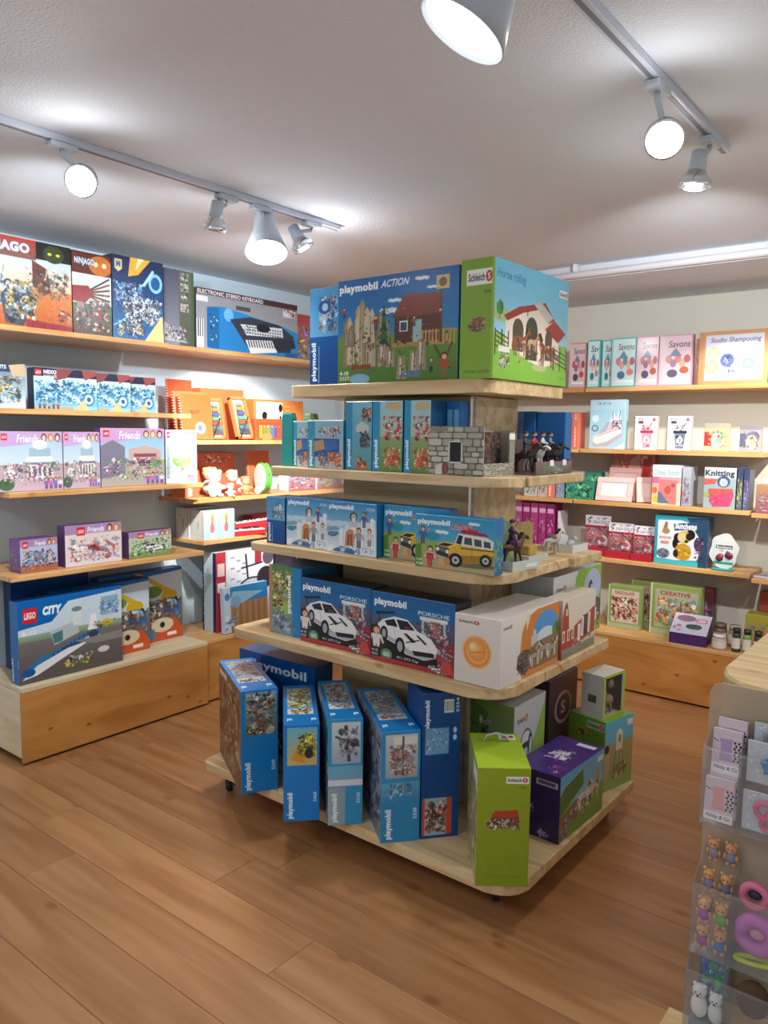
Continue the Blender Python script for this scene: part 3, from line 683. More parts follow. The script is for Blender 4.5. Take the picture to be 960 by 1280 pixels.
@A
def art_friends(v):
    c = Cv(280, 240, 'd9c3da', 'b49ab8'); c.grad(0, .14, 1, .55, ['a9c4d8', 'a9c4d8', '8fb9d4', 'e8f0f4'][v], ['cfd9e0', 'cfd9e0', 'b8d2dc', 'f4f6f2'][v]); c.grad(0, .55, 1, 1, ['b9a3a0', 'b9a3a0', '9ab474', 'cfe0b8'][v], ['c8b0c0', 'c8b0c0', 'b7a6a4', 'e8e2ee'][v])
    c.poly([(0, 0), (1, 0), (1, .2), (.75, .12), (.4, .22), (.0, .26)], ['c4a0cc', 'c4a0cc', 'c49ac4', 'eddcec'][v])
    brick_logo(c, .04, .04, .09); c.text('Friends', .27, .05, .34, .14, 'fdf6fb', .03, .2, 0, 'a070b0')
    for k in range(3): c.ell(.7+k*.11, .1, .045, .07, ['6b3f2c', 'c9762f', '3c2c28'][k]); c.ell(.7+k*.11, .11, .03, .05, 'efc8a8')
    if v < 2:
        c.rect(.42, .42, .84, .8, 'ece4de'); c.rect(.46, .28, .8, .42, '9fb8c4'); c.ell(.63, .22, .12, .08, 'dfe8ec'); c.rect(.4, .52, .86, .56, '6a7f8c')
        for k in range(5): c.rect(.44+k*.08, .58, .48+k*.08, .76, '6b5866')
        c.ell(.2, .7, .1, .08, 'e4e8ea'); c.ell(.1, .88, .12, .1, '4e6a4a')
    elif v == 2:
        c.poly([(.0, .3), (.18, .2), (.36, .32), (.36, .8), (.0, .86)], '7d7a8c'); c.poly([(.42, .36), (.68, .3), (.94, .38), (.94, .76), (.42, .8)], 'c8a9a0'); c.rect(.5, .44, .86, .5, '8c4a58'); c.rect(.56, .54, .76, .66, '5d3f58'); c.ell(.85, .62, .08, .08, '6f9c4c')
    else:
        c.ell(.5, .56, .3, .14, '7fae5c'); c.ell(.5, .44, .4, .1, 'c8dfb0'); c.rect(.02, .3, .12, .9, 'a7bccb')
    c.clut(.04, .5, .96, .9, ['8d6f8c', 'd9c8c0', '6a8f9c', 'c46a8c', '5c4a58', 'efe6da', '7fae6c'], 130 if v < 3 else 30, .06, 20+v)
    for k in range(4): c.fig(.72+k*.075, .98, .2, ['9a5fb0', 'd070a8', '6f7cc0', 'e8e0f0'][k], '6b4f8c')
    return c.soft().mat()
@A
def art_fsmall(v):
    c = Cv(200, 140, 'a889b0', 'b58fa8'); c.rect(0, .22, 1, .8, ['b8c0d8', 'e6d6d0', 'b9c8a8'][v]); c.rect(0, .78, 1, 1, ['b06a4c', 'e0dade', '7f9a5c'][v]); brick_logo(c, .2 if v != 0 else .06, .06, .14); c.text('Friends', .38, .06, .3, .14, 'f8eef8', .03, .2)
    for k in range(2): c.ell(.78+k*.12, .12, .05, .1, ['6b3f2c', 'c9762f'][k]); c.ell(.78+k*.12, .14, .03, .07, 'efc8a8')
    c.clut(.04, .3, .96, .92, [['4c7fb4', '8d4a3c', '2f3550', 'd0b4a0'], ['d8574a', 'f2eeec', '7a9cb0', 'c9a4b4'], ['e8e8e4', '4e7f3c', '2f3a44', 'a8c084']][v], 80, .1, 30+v)
    if v == 2: c.car(.3, .45, .5, .4, 'f0f0ec')
    if v == 1: c.car(.38, .5, .24, .2, 'c83c38')
    return c.soft().mat()
@A
def art_city(v):
    c = Cv(420, 300, BL, '0e5c9c'); c.poly([(0, .34), (.3, .3), (.46, .08), (1, .04), (1, 1), (0, 1)], 'cfe0ea'); c.grad(.0, .42, 1, .52, '9cb4a4', '6f8f60'); c.grad(0, .5, 1, 1, '7a7472', '5b5452')
    c.poly([(0, .3), (.32, .26), (.48, .0), (0, 0)], BL); brick_logo(c, .04, .09, .13); c.text('CITY', .22, .1, .18, .11, 'ffffff', .08, .15); c.text('6-12', .03, .36, .13, .06, 'f4f4f4', .04)
    if v == 0:
        c.poly([(.28, .42), (.54, .34), (.56, .5), (.32, .6)], 'b8c8c8'); c.poly([(.3, .46), (.4, .43), (.4, .56), (.32, .58)], '4d7f84'); c.rect(.5, .18, .58, .4, 'dfe4e4'); c.ell(.54, .2, .05, .03, '6f8a94')
        c.rect(.78, .1, .96, .34, '8fb4cc'); c.clut(.76, .14, .98, .34, ['5f9cc4', 'e0eaf0', '4a7ca4'], 30, .04, 3)
        c.poly([(.02, .95), (.04, .84), (.16, .72), (.34, .66), (.72, .48), (.78, .52), (.76, .58), (.4, .78), (.16, .92)], '2d78b4')
        c.poly([(.16, .8), (.72, .54), (.76, .58), (.4, .78), (.16, .92), (.02, .95)], 'eef0f2'); c.ell(.08, .87, .06, .05, '175ca0'); c.poly([(.64, .5), (.68, .3), (.73, .3), (.74, .5)], 'f2f4f4'); c.line(.4, .66, .62, .62, .02, '274c78')
        for k in range(9): c.rect(.3+k*.042, .69-k*.022, .315+k*.042, .73-k*.022, '31475e')
        c.ell(.7, .56, .05, .05, '3a4654'); c.clut(.4, .76, .7, .92, ['3d3a30', 'c8c24c', 'e8e6de', '5f7f4c'], 30, .05, 8); c.ell(.8, .78, .06, .04, 'dadcd8'); c.ell(.84, .44, .06, .04, 'd8b830')
        c.clut(.7, .4, .94, .5, ['d8b830', '4a5a3c', 'a9322c'], 14, .03, 7); c.poly([(.5, .6), (1, .58), (1, .68), (.7, .68)], '8d8a88')
    else:
        c.poly([(.4, .0), (.48, .02), (.86, .3), (.82, .36)], 'd8b42c'); c.ell(.83, .38, .1, .08, 'd8b42c'); c.ell(.62, .3, .12, .08, '6f9448'); c.rect(.76, .42, .96, .62, '2f66a8'); c.ell(.86, .5, .07, .07, '9cc0dc')
        c.clut(.4, .4, .98, .75, ['8a4a34', '5f5648', 'd8d2c4', '3d3f44', '2f66a8', 'a88a50'], 70, .07, 11); c.poly([(.5, .78), (.9, .7), (1, .86), (1, 1), (.5, 1)], 'd0562c'); c.ell(.74, .78, .14, .1, 'e0cfae'); c.rect(.52, .82, .64, .96, '2f88b8'); c.ell(.74, .78, .03, .04, '2a2622'); c.rect(.8, .9, .92, .95, 'f0e8e0')
    return c.soft().mat()
# -------- boxes of the blue toy-figure maker
@A
def art_hut():
    c = Cv(440, 330, '1763a8', '4da0d0'); clouds(c, [(.46, .33, .06), (.72, .07, .04), (.5, .24, .04), (.8, .16, .03)]); c.grad(0, .55, 1, 1, '6f9a3c', '4f7a2c')
    rr = random.Random(5); T4 = ['b8a888', 'a2906f', 'cbbd9e', '8f7d60']
    for i in range(30):
        x = .07+.38*rr.random(); t = abs(x-.24)/.22; y0 = .16+.3*t*t+rr.uniform(0, .2); w = rr.uniform(.02, .045); y1 = rr.uniform(.6, .86)
        c.poly([(x-w, y1), (x-w*.8, y0+.05), (x, y0), (x+w*.9, y0+.07), (x+w, y1)], rr.choice(T4)); c.line(x+w*.9, y0+.09, x+w, y1, .006, '4f412f'); c.line(x-w*.2, y1-.04, x-w*.1, y0+.06, .004, 'e2d8c2')
    c.clut(.12, .5, .42, .84, ['4f412f', 'c8b898', '6f5c44'], 14, .04, 9)
    for x, y0, w in ():
        c.poly([(x-w*.7, .85), (x-w*.4, y0+.04), (x, y0), (x+w*.5, y0+.08), (x+w*.6, .86)], 'b3a285'); c.poly([(x-w*.1, .84), (x, y0+.05), (x+w*.25, y0+.1), (x+w*.2, .84)], '84745c'); c.line(x-w*.4, .8, x-w*.3, y0+.1, .008, 'd8ccb2')
    [c.poly([(.41-.05+.008*k, .66-.07*k), (.41+.05-.008*k, .66-.07*k), (.41, .54-.07*k)], ['274a30', '3a6a40'][k % 2]) for k in range(5)]; c.poly([(.48, .4), (.58, .2), (.88, .22), (.86, .4)], '8a3f30'); c.poly([(.5, .4), (.86, .4), (.86, .66), (.5, .66)], '5f3a26')
    for k in range(6): c.line(.5, .43+k*.04, .86, .43+k*.04, .003, '482a1c')
    c.rect(.54, .44, .61, .54, 'e8ece4'); c.rect(.55, .455, .6, .53, '37506a'); c.rect(.65, .44, .72, .64, '9cc0c8'); c.rect(.48, .64, .96, .68, 'b88a50')
    for k in range(10): c.rect(.72+k*.027, .54, .735+k*.027, .68, 'c89c60')
    c.rect(.7, .55, .99, .565, 'c89c60'); c.line(.82, .68, .9, .84, .02, '6f4a2c'); c.line(.96, .66, .9, .84, .015, '6f4a2c'); c.rect(.86, .18, .88, .66, '6a442c')
    for x, y, h in ((.4, .8, .16), (.47, .86, .16), (.56, .98, .22), (.66, .96, .24), (.72, .9, .28)):
        c.poly([(x-.04, y), (x-.03, y-h), (x+.03, y-h), (x+.04, y)], 'a09078'); c.rect(x-.015, y-h*.9, x+.015, y-h*.2, 'dcd2bc'); c.line(x, y, x+.01, y-h, .008, '5c4c3a')
    c.rect(.13, .82, .3, .87, '8f4a30'); c.ell(.2, .96, .09, .05, '7fb0d0'); c.ell(.64, .93, .08, .03, '5f7fa0')
    c.fig(.9, .97, .22, 'b04c34', '8a6a40'); c.fig(.8, .92, .13, '5c7f3c'); c.fig(.34, .5, .14, '7c3c34'); c.fig(.06, .36, .1, 'b83c34'); c.fig(.66, .5, .1, '8c6a3c')
    c.rect(.83, .07, .93, .19, 'd8c07c'); c.ell(.88, .13, .03, .04, '8a5c34'); c.clut(.1, .3, .95, .95, ['5f4a34', '8ca04c', 'c8b48c', '3f5f2c'], 60, .03, 3)
    pm(c, .015, .045, .34, .1); c.text('ACTION', .38, .045, .24, .07, 'f0f4f8', .03, .35); c.text('4-10', .02, .88, .08, .04, 'ffffff', .04); c.text('5557', .02, .93, .09, .04, 'e8e8e8', .03)
    return c.mat()
@A
def art_spine(v, vertical=True, num='5258'):
    """narrow end panel: picture above, blue below, maker's name reading upwards"""
    P = [BL2, '067fd0', '2f9ccc', '2a8ec4', BL3, '0460a8'][v]
    c = Cv(110, 300, P, P)
    if v < 4:
        top = (.1, .03, .92, .42) if v else (.12, .02, .95, .44)
        c.grad(*top, ['8fb0c0', '6fc0dc', 'd4e4ea', 'c8d4da'][v], ['5f6a58', 'd8b468', 'a8b8c4', '9aa0a8'][v])
        if v == 0: c.clut(*top, ['4a7a44', '22262a', 'b8aca0', '8a3c34', '5f6670', 'd8d4cc'], 90, .2, 3)
        if v == 1: c.poly([(.2, .36), (.4, .22), (.6, .24), (.6, .4)], 'd89a34'); c.clut(.4, .08, .9, .34, ['d8c42c', '3a3f38', '6f7a4c', 'e8dc60'], 50, .2, 4); c.ell(.7, .3, .12, .05, '2a2c30')
        if v == 2: c.line(.5, .06, .6, .4, .1, '4a4f58'); c.line(.2, .16, .9, .26, .05, '3f444c'); c.clut(.3, .08, .88, .36, ['5c626c', '2f343c', 'c8ccd0', '8a909a'], 40, .16, 5)
        if v == 3: c.rect(.3, .05, .9, .12, 'e8e4e0'); c.line(.55, .05, .55, .4, .04, '4a3c38'); c.clut(.2, .12, .9, .4, ['b08c84', '5c4a48', 'e0dcd8', '7a8894', 'a8625c'], 70, .16, 6)
    if v == 2: c.grad(0, .44, 1, .58, '6fb8d8', '7fb4cc'); c.rect(0, .57, 1, .63, 'dfe6ea'); c.grad(0, .64, .5, 1, '9ab4c0', '8fa8b4', True)
    if v == 3: c.grad(0, .46, 1, .64, '5fa8cc', '2f8cc4'); c.clut(.1, .46, .8, .6, ['4a86a8', '9cc8dc', '3a6f94'], 20, .2, 9)
    if v == 4:
        c.text('playmobil', .06, .05, .16, .2, 'ffffff', .05, 0, 90); c.rect(.56, .05, .82, .14, 'f0f4f8')
        for k in range(9): c.rect(.58+k*.026, .06, .59+k*.026, .13, '2a3a4c')
        c.text('5254', .88, .04, .08, .1, 'e8f0f8', .03, 0, 90); c.rect(.08, .24, .7, .42, '6fa4cc'); c.clut(.1, .24, .68, .42, ['9cc4e0', '4f8cc0'], 40, .08, 3); c.ell(.86, .26, .05, .02, 'b8d4e8'); c.ell(.86, .31, .05, .02, 'b8d4e8')
        c.rect(.04, .72, .82, .98, 'c8503c'); c.rect(.1, .72, .66, .98, '9ab4c0'); c.clut(.1, .74, .68, .97, ['d86a4a', '4a3c38', 'd8c8b8', '7f6a5c', '2f3438'], 70, .16, 12)
        return c.mat(.3)
    pm(c, .1, .7, .2, .27, 90); c.text(num, .82, .7, .1, .1, 'e8f0f8', .03, 0, 90)
    return c.mat(.3)
@A
def art_top(v):
    c = Cv(110, 300, BL2, BL2); c.rect(.12, .08, .86, .62, '8fb4c8')
    c.clut(.12, .08, .86, .62, [['b89c84', '5c4a3c', 'd8d4cc', '8a8f98'], ['d8c42c', 'e8dca0', '6f8a4c', '3c4048', 'f0e8c0'], ['e4eef2', '4a4f58', 'b0703c', '8aa4b4'], ['5f5048', 'b08c74', 'd8dce0', '7894a8']][v], 110, .18, 40+v)
    c.rect(.12, .63, .86, .76, 'dfe8ec'); c.clut(.14, .63, .84, .76, [['5c4a48', 'c8c0c0'], ['e8d42c', '3c4048'], ['4a4f58', 'b8c0c8'], ['a0564c', 'e8e0dc']][v], 20, .16, v)
    c.text('pm', .1, .85, .14, .07, 'ffffff', .06); c.text('pm', .78, .85, .14, .07, 'ffffff', .06)
    return c.mat(.3)
@A
def art_long(v):
    """big picture side seen at a steep angle"""
    c = Cv(260, 240, ['7a6450', '4a90c0', '6fa8c8', '7f98ac'][v], ['5c4636', '3f7fb0', '4f7f9c', '5f7f98'][v])
    c.clut(0, .05, 1, .98, [['8a7460', '5a4838', 'b8a488', '3f3228', 'a05c40'], ['d8c42c', '5c8cac', '2f3438', 'b8c8d0'], ['d8e4ea', '4a4f58', '8ab0c4', '3f6f90'], ['4a3c38', 'c8d0d4', '7a8ca0', '8a5c50', '2f5f88']][v], 190, .12, 60+v)
    pm(c, .04, .03, .34, .1); return c.soft().mat(.3)
@A
def art_police():
    c = Cv(200, 220, '8cc4d4', 'b8c0c8'); c.rect(0, 0, .22, 1, '3f9cb8'); pm(c, .04, .42, .12, .54, 90); c.rect(.2, .38, .9, .76, '2f5ca0'); c.poly([(.2, .44), (.46, .4), (.5, .6), (.2, .66)], 'c89c6c'); c.poly([(.5, .42), (.8, .4), (.86, .58), (.5, .64)], '3f74b8')
    c.clut(.3, .12, .95, .36, ['e8e0dc', 'c07864', '4a4f64', 'd8b4a0'], 36, .1, 2); c.rect(.56, .66, .92, .9, 'd8603c'); c.clut(.3, .66, .96, .97, ['d8603c', 'e89c54', '5c4a58', 'e8e4e0', '4a6f94'], 60, .1, 3); c.rect(0, 0, 1, .03, 'dfeaf0')
    return c.mat()
@A
def art_tall(v):
    c = Cv(150, 260, '4aa0c8', '7fb4bc'); c.rect(0, 0, .26, 1, '2f96c4'); pm(c, .06, .55, .16, .4, 90)
    if v == 0:
        c.grad(.26, 0, 1, 1, '7fc0d8', '5f98a4'); c.clut(.6, .08, 1, .3, ['c87a4c', 'd8a888', '5c4a44'], 24, .16, 3); c.poly([(.4, .36), (.62, .28), (.9, .36), (.88, .46), (.4, .44)], 'c8d0c8'); c.clut(.56, .42, .94, .68, ['4a4f58', '3a4048', '7f8a94'], 30, .18, 4); c.poly([(.4, .98), (.44, .84), (.8, .86), (.86, .98)], 'c8643c'); c.clut(.4, .8, .8, .98, ['c8643c', '2f5f44', 'e0c8a0'], 16, .14, 5)
    else:
        c.grad(.26, 0, 1, .5, '9cd0e0', 'b8c8a8'); c.grad(.26, .5, 1, 1, '9ab06c', '5f8a4c'); c.clut(.36, .2, 1, .56, ['d84c5c', 'e8eef0', '2f3f54', 'd8b48c', 'b83c3c'], 50, .14, 6+v); c.poly([(.42, .9), (.6, .66), (.9, .7), (.8, .92)], 'd8603c'); c.clut(.36, .64, .98, .95, ['d8603c', 'e8d0a0', 'b8342c', '7f9c5c'], 50, .16, 7); c.ell(.7, .08, .28, .06, 'c8b888')
    return c.mat()
@A
def art_arctic():
    c = Cv(300, 240, '3f94c8', 'b8d8e8'); c.grad(0, .0, 1, .45, '3a8cc2', '8ac0dc'); c.grad(0, .45, 1, 1, 'a8c8dc', 'eaf0f6'); clouds(c, [(.16, .42, .12), (.36, .4, .1)], 'c8e0ee'); c.poly([(0, .52), (.2, .48), (.3, .54), (0, .6)], '7fa8c0')
    for i, (x, y, w, h) in enumerate(((.26, .5, .14, .34), (.38, .42, .14, .4), (.5, .46, .12, .38), (.6, .36, .12, .5), (.7, .28, .1, .56), (.79, .34, .12, .5), (.88, .26, .1, .6))):
        c.poly([(x, y+.04), (x+w*.4, y), (x+w, y+.05), (x+w, y+h), (x, y+h+.02)], ['e8eef2', 'dfe6ec', 'f2f6f8', 'd4dee6'][i % 4]); c.line(x+w*.7, y+.06, x+w*.65, y+h, .012, 'b4c4d2'); c.line(x+w*.2, y+h*.4+y*.5, x+w*.5, y+h*.6+y*.3, .008, 'a8bccc')
    c.poly([(.38, .84), (.4, .58), (.45, .52), (.54, .52), (.57, .62), (.56, .86)], 'd08850'); c.poly([(.42, .82), (.44, .62), (.52, .6), (.53, .84)], '8a5430'); c.line(.48, .56, .48, .84, .01, 'e8b880')
    c.ell(.55, .27, .075, .09, '4a4440'); c.ell(.555, .28, .05, .07, 'd0b8a4'); c.ell(.555, .33, .04, .035, 'e8e4e0'); c.poly([(.46, .46), (.49, .36), (.62, .36), (.64, .48)], 'c8ccd4')
    c.fig(.76, .46, .3, '5a5c98', '44506c'); c.fig(.66, .86, .4, '9a9ca4', '5a5f6a'); c.fig(.87, .8, .34, 'd8d8dc', '8a8c94'); c.line(.72, .3, .84, .12, .01, '3a3c44'); c.ell(.12, .64, .1, .05, '3a7f98'); c.poly([(.04, .62), (.24, .58), (.26, .64), (.06, .68)], '4f8ca4')
    c.poly([(.08, .97), (.3, .86), (.62, .9), (.56, .99)], '3a68a0'); c.clut(.24, .82, .96, .99, ['8aa8c8', 'dfe8f0', '4a6f9c', 'c4d2e0'], 26, .07, 3); pm(c, .05, .05, .5, .12); c.text('ACTION', .8, .08, .17, .06, 'd8ecf8', .03, .3); c.text('4-10', .03, .86, .1, .05, 'ffffff', .03); c.text('9056', .03, .92, .12, .05, 'ffffff', .03)
    return c.mat()
@A
def art_endpanel(v):
    """end of a box: picture in the upper half, plain blue below with the maker's name reading upwards"""
    c = Cv(130, 300, '3f94cc', '8ac0e0'); c.grad(0, .5, 1, 1, '0a5aa4', '063f86')
    if v == 0: c.clut(.3, .08, .95, .46, ['b8d0e0', '4a6fa0', 'e0a890', '2a4f8c', 'd8dce4'], 44, .2, 3); c.ell(.5, .2, .2, .07, '2a5aa0'); c.ell(.52, .2, .1, .04, 'b8d8ec')
    else: c.clut(.3, .1, .95, .48, ['d8dcd8', '8aa4a8', '5a7078', 'e8f0f0'], 30, .2, 4); c.line(.7, .06, .6, .46, .04, '5a6a70')
    pm(c, .06, .56, .2, .4, 90); c.line(.32, .98, .32, .6, .02, '9cc4e8'); return c.mat(.3)
@A
def art_jeep():
    c = Cv(330, 200, '2f94c4', '8cc4d8'); c.grad(0, .5, 1, 1, '8fae4c', 'b8a884'); clouds(c, [(.75, .1, .05), (.35, .3, .06)]); c.ell(.22, .4, .1, .08, '2f94a8'); pm(c, .03, .08, .42, .13); c.text('ACTION', .46, .14, .26, .09, 'd8342c', .05, .3, 0, 'f4f4f4')
    c.car(.27, .26, .72, .64, 'e0b234', jeep=True); c.fig(.1, .56, .34, '3f5fa0', '5c4a6c'); c.clut(.05, .26, .2, .36, ['d8342c', 'e8c83c'], 6, .03, 1); c.fig(.2, .98, .4, 'd8d4dc', 'c8343c', '2a1c18'); c.rect(.15, .72, .25, .84, 'c8343c'); c.ell(.35, .88, .05, .08, 'd8ac74'); c.ell(.42, .84, .04, .07, 'c89458'); c.rect(.31, .92, .46, .98, 'c8a070')
    c.poly([(0, .6), (.08, .55), (.1, 1), (0, 1)], '5c8a34'); c.text('4-10', .02, .84, .07, .05, 'ffffff', .04); c.text('9128', .02, .92, .08, .05, 'ffffff', .04)
    return c.mat()
@A
def art_porsche():
    c = Cv(380, 270, '1c5f9c', '2f86bc'); c.grad(0, .35, 1, 1, '54607a', '2a2226'); c.poly([(0, .5), (.2, .4), (.3, 1), (0, 1)], '3a2c34'); c.poly([(.62, .7), (1, .55), (1, 1), (.7, 1)], '8a3438')
    pm(c, .04, .08, .4, .13); c.text('PORSCHE', .58, .17, .36, .055, 'd8ecf8', .02)
    c.rect(.62, .26, .9, .5, 'c0c8cc'); c.rect(.65, .31, .87, .46, '4f5a64'); c.rect(.72, .28, .84, .5, 'a8685c'); c.rect(.6, .24, .92, .29, 'e8e8e4')
    c.clut(.56, .3, .98, .95, ['6f5a64', 'c8c4c8', '3c4a64', 'a83c3c', '8f9cac', 'd8d4d4'], 90, .05, 4)
    c.poly([(.2, .66), (.8, .76), (.84, 1), (.1, 1)], '201c20'); c.car(.07, .28, .74, .6, 'eef0ee'); c.text('911', .42, .42, .07, .05, 'c83c3c', .03)
    c.fig(.07, .92, .44, 'e8e4dc', 'dcd8d0'); c.text('911 GT3 Cup', .33, .87, .26, .045, 'f0f0f0', .03, .2); c.ell(.2, .88, .07, .08, '5c9c74'); c.text('GO', .16, .85, .08, .06, 'e8f4e8', .04)
    c.rect(0, .93, 1, 1, 'b03a3c'); c.car(.7, .88, .22, .11, 'f0f0f0'); c.rect(.0, .8, .12, .94, '2c2430'); c.text('4-10', .01, .83, .08, .04, 'f0f0f0', .03); c.text('9225', .01, .89, .08, .035, 'f0f0f0', .03); c.poly([(.84, .96), (.88, .8), (.95, .8), (1, .96)], 'c84c44')
    return c.mat(.28)
@A
def art_zoo():
    c = Cv(190, 270, '5c8a4c', '7f9aac'); c.rect(.72, 0, 1, 1, '1f84c4'); c.rect(0, 0, .1, 1, 'c08a64'); c.clut(.08, .05, .7, .7, ['d8b42c', '5c8a34', '8a6a2c', '2f4a2c', 'e8dc8c', 'c8c4b0'], 100, .16, 3); c.clut(.1, .7, .8, .98, ['8a98ac', '5f6f84', 'b8c4d0'], 40, .14, 5); c.ell(.55, .6, .12, .1, '9cc454'); pm(c, .56, .12, .14, .55, 270); return c.mat()
# -------- boxes of the animal-figure maker
@A
def art_barn_l():
    c = Cv(130, 300, '7fa82c', '8ab436'); schl(c, .18, .09, .78, .13); c.ell(.5, .56, .22, .05, '7a5a3c'); c.clut(.26, .48, .76, .6, ['8a4c34', 'a08060', '5f4a34', 'c8a888'], 40, .12, 3); c.text('Horse stable', .14, .92, .76, .03, '6a7a2c', .02); c.rect(.7, .27, .9, .29, '5c7a24'); c.grad(.93, 0, 1, 1, '98be48', '98be48'); return c.mat()
@A
def art_barn_r():
    c = Cv(420, 320, '6fc4e4', 'b8e0ec'); c.grad(0, .62, 1, 1, '8ac04c', '7fb83c'); c.ell(.1, .46, .12, .06, 'a8c48c'); c.tree(.07, .5, .16); c.text('Horse riding', .03, .08, .36, .1, '4a94bc', .03, .2)
    c.poly([(.14, .5), (.33, .36), (.6, .3), (.88, .5), (.86, .78), (.62, .86), (.3, .76), (.14, .7)], 'e8dccc'); c.poly([(.12, .46), (.3, .36), (.66, .26), (.8, .4), (.72, .44), (.56, .34), (.36, .4), (.16, .5)], 'a03c34'); c.poly([(.66, .5), (.8, .4), (.97, .5), (.86, .6)], 'a83c34'); c.poly([(.5, .3), (.6, .26), (.78, .38), (.7, .44)], 'c8c4bc')
    c.ell(.3, .56, .07, .1, '5a4a3c'); c.rect(.23, .56, .37, .74, '5a4a3c'); c.ell(.48, .54, .08, .12, '3f4a3c'); c.rect(.4, .54, .56, .8, '4a3f34'); c.ell(.72, .58, .05, .08, '5a4a3c'); c.rect(.67, .58, .77, .78, '5a4a3c'); c.line(.42, .36, .42, .42, .01, '2a2420')
    c.horse(.34, .78, .26, '8a5434'); c.horse(.7, .84, .3, '7a4428', -1); c.horse(.5, .72, .16, 'c8a484')
    for x0, x1, y in ((.02, .18, .6), (.8, .99, .66)):
        for k in range(4): c.line(x0, y+k*.04, x1, y+.05+k*.04, .008, '3a2f2a')
        for k in range(3): c.line(x0+(x1-x0)*k/2, y-.02, x0+(x1-x0)*k/2, y+.2, .012, '3a2f2a')
    c.line(.06, .7, .2, .74, .01, '8a8478'); c.rect(.06, .72, .2, .77, 'e8e4dc'); c.clut(.07, .77, .2, .92, ['d8dcd4', '7a7468', 'a8a898', '5f5a50'], 26, .04, 3); c.ell(.6, .86, .1, .03, 'b8b884'); c.clut(.28, .62, .9, .86, ['d8c8b4', '5a4a3c', 'c07850', 'e8e0d4'], 40, .03, 5); schl(c, .86, .1, .13, .07); c.text('42195', .9, .92, .06, .02, '4a7a2c', .02)
    return c.mat()
@A
def art_desert_f():
    c = Cv(190, 260, 'e8e2dc', 'ddd6d0'); schl(c, .06, .06, .5, .08, None); c.ell(.5, .52, .32, .24, 'f0b878'); c.ell(.5, .52, .28, .21, 'e88c3c'); c.ell(.5, .52, .23, .175, 'f2a850')
    for k in range(6): c.ell(.5-.02*k, .5-.012*k, .2-.03*k, .15-.022*k, ['e08a34', 'e6963e', 'eca24a', 'f0b05c', 'f6c47c', 'fadcae'][k])
    c.ell(.5, .5, .26, .2, 'ffffff', .12); c.line(.34, .54, .66, .5, .012, 'b8682c'); return c.mat()
@A
def art_desert_r():
    c = Cv(420, 240, 'ece8e2', 'dcd8d4'); schl(c, .03, .1, .15, .08, None); c.poly([(.3, .78), (.34, .3), (.42, .1), (.6, .02), (1, .02), (1, 1), (.36, 1), (.32, .88)], 'd8863c'); c.poly([(.4, .1), (.44, .04), (.48, .06), (.42, .3)], 'f2ddb4'); c.ell(.76, .44, .24, .36, '4a9ce0'); c.ell(.76, .56, .2, .22, 'd8e4ee'); c.rect(.5, .4, .62, .6, 'c8ccd0'); c.rect(.53, .32, .58, .42, 'c8ccd0')
    c.tree(.94, .66, .34, '4a5f44'); c.poly([(.28, .62), (.36, .56), (.44, .58), (.5, .66), (.48, .84), (.42, .96), (.34, .92), (.26, .8)], '5f5a50'); c.poly([(.44, .6), (.6, .52), (.96, .5), (1, .96), (.48, .9)], '8a7458')
    c.clut(.28, .56, .5, .92, ['4a4a44', '7a7468', '2f302c', '9a948a'], 40, .06, 3); c.clut(.5, .54, .98, .84, ['6f5f48', 'c8a878', '4a4034', 'a88458', '8a8474'], 70, .06, 4); [(c.horse(x, y, .3, 'd8d2c6', f), [c.line(x-.07+.022*k, y-.2, x-.06+.022*k, y-.11, .008, '2f2c28') for k in range(6)]) for x, y, f in ((.58, .88, 1), (.74, .82, -1), (.88, .86, 1))]; c.grad(.42, .92, 1, 1, 'd88c44', 'c87c3c'); return c.soft().mat()
@A
def art_redbarn():
    c = Cv(300, 210, 'e6dccc', 'dccfbc'); c.poly([(0, 0), (1, 0), (1, .34), (.2, .62), (.16, .5), (.14, .12), (0, .5)], 'eadfcd')
    c.poly([(0, .5), (0, .3), (.06, .1), (.12, .04), (.18, .3), (.2, .56), (.98, .28), (.98, .74), (.04, .9), (0, .9)], 'b04434'); c.poly([(.08, .12), (.12, .04), (.17, .22)], '8a3028'); c.rect(.1, .16, .14, .28, 'f0e8dc')
    for x in (.0, .14, .27): c.rect(x+.01, .5+.02, x+.08, .72, 'f0e8e0'); c.rect(x+.03, .55, x+.06, .69, '8a3430')
    c.rect(.46, .5, .54, .8, 'f0e8e0'); c.rect(.6, .38, .76, .74, '4a3c38'); c.rect(.56, .4, .64, .74, 'f0e8e0'); c.rect(.76, .36, .84, .72, 'f0e8e0'); c.line(.57, .42, .63, .72, .012, 'b04434'); c.line(.77, .38, .83, .7, .012, 'b04434')
    c.grad(0, .84, 1, 1, '8a9098', '7a8460'); c.clut(.3, .7, .98, .98, ['c8c4bc', '6a6f60', '9ab06c'], 30, .05, 3); return c.soft().mat()
@A
def art_green_r():
    c = Cv(340, 240, 'd8dedc', 'c8d0cc'); schl(c, .05, .14, .2, .1, None); c.poly([(.34, 1), (.44, .1), (.5, 0), (1, 0), (1, 1)], '8cc03c'); c.ell(.8, .3, .19, .26, 'b8c8e8'); c.poly([(.56, .5), (.9, .48), (1, .54), (1, .78), (.56, .8)], '4f5f58'); c.horse(.66, .5, .3, '3a3f44'); c.tree(.62, .5, .2, '3a4f44'); c.clut(.55, .7, 1, .98, ['6f8a3c', '4a5f34', 'e8ecec', '5a6a50'], 60, .06, 3); c.rect(.78, .64, .81, .84, 'f0f0f0'); c.rect(.88, .64, .91, .84, 'f0f0f0'); return c.mat()
@A
def art_plain(txt, bg, fg):
    c = Cv(200, 120, bg, bg); c.text(txt, .1, .3, .7, .3, fg, .03); return c.mat()
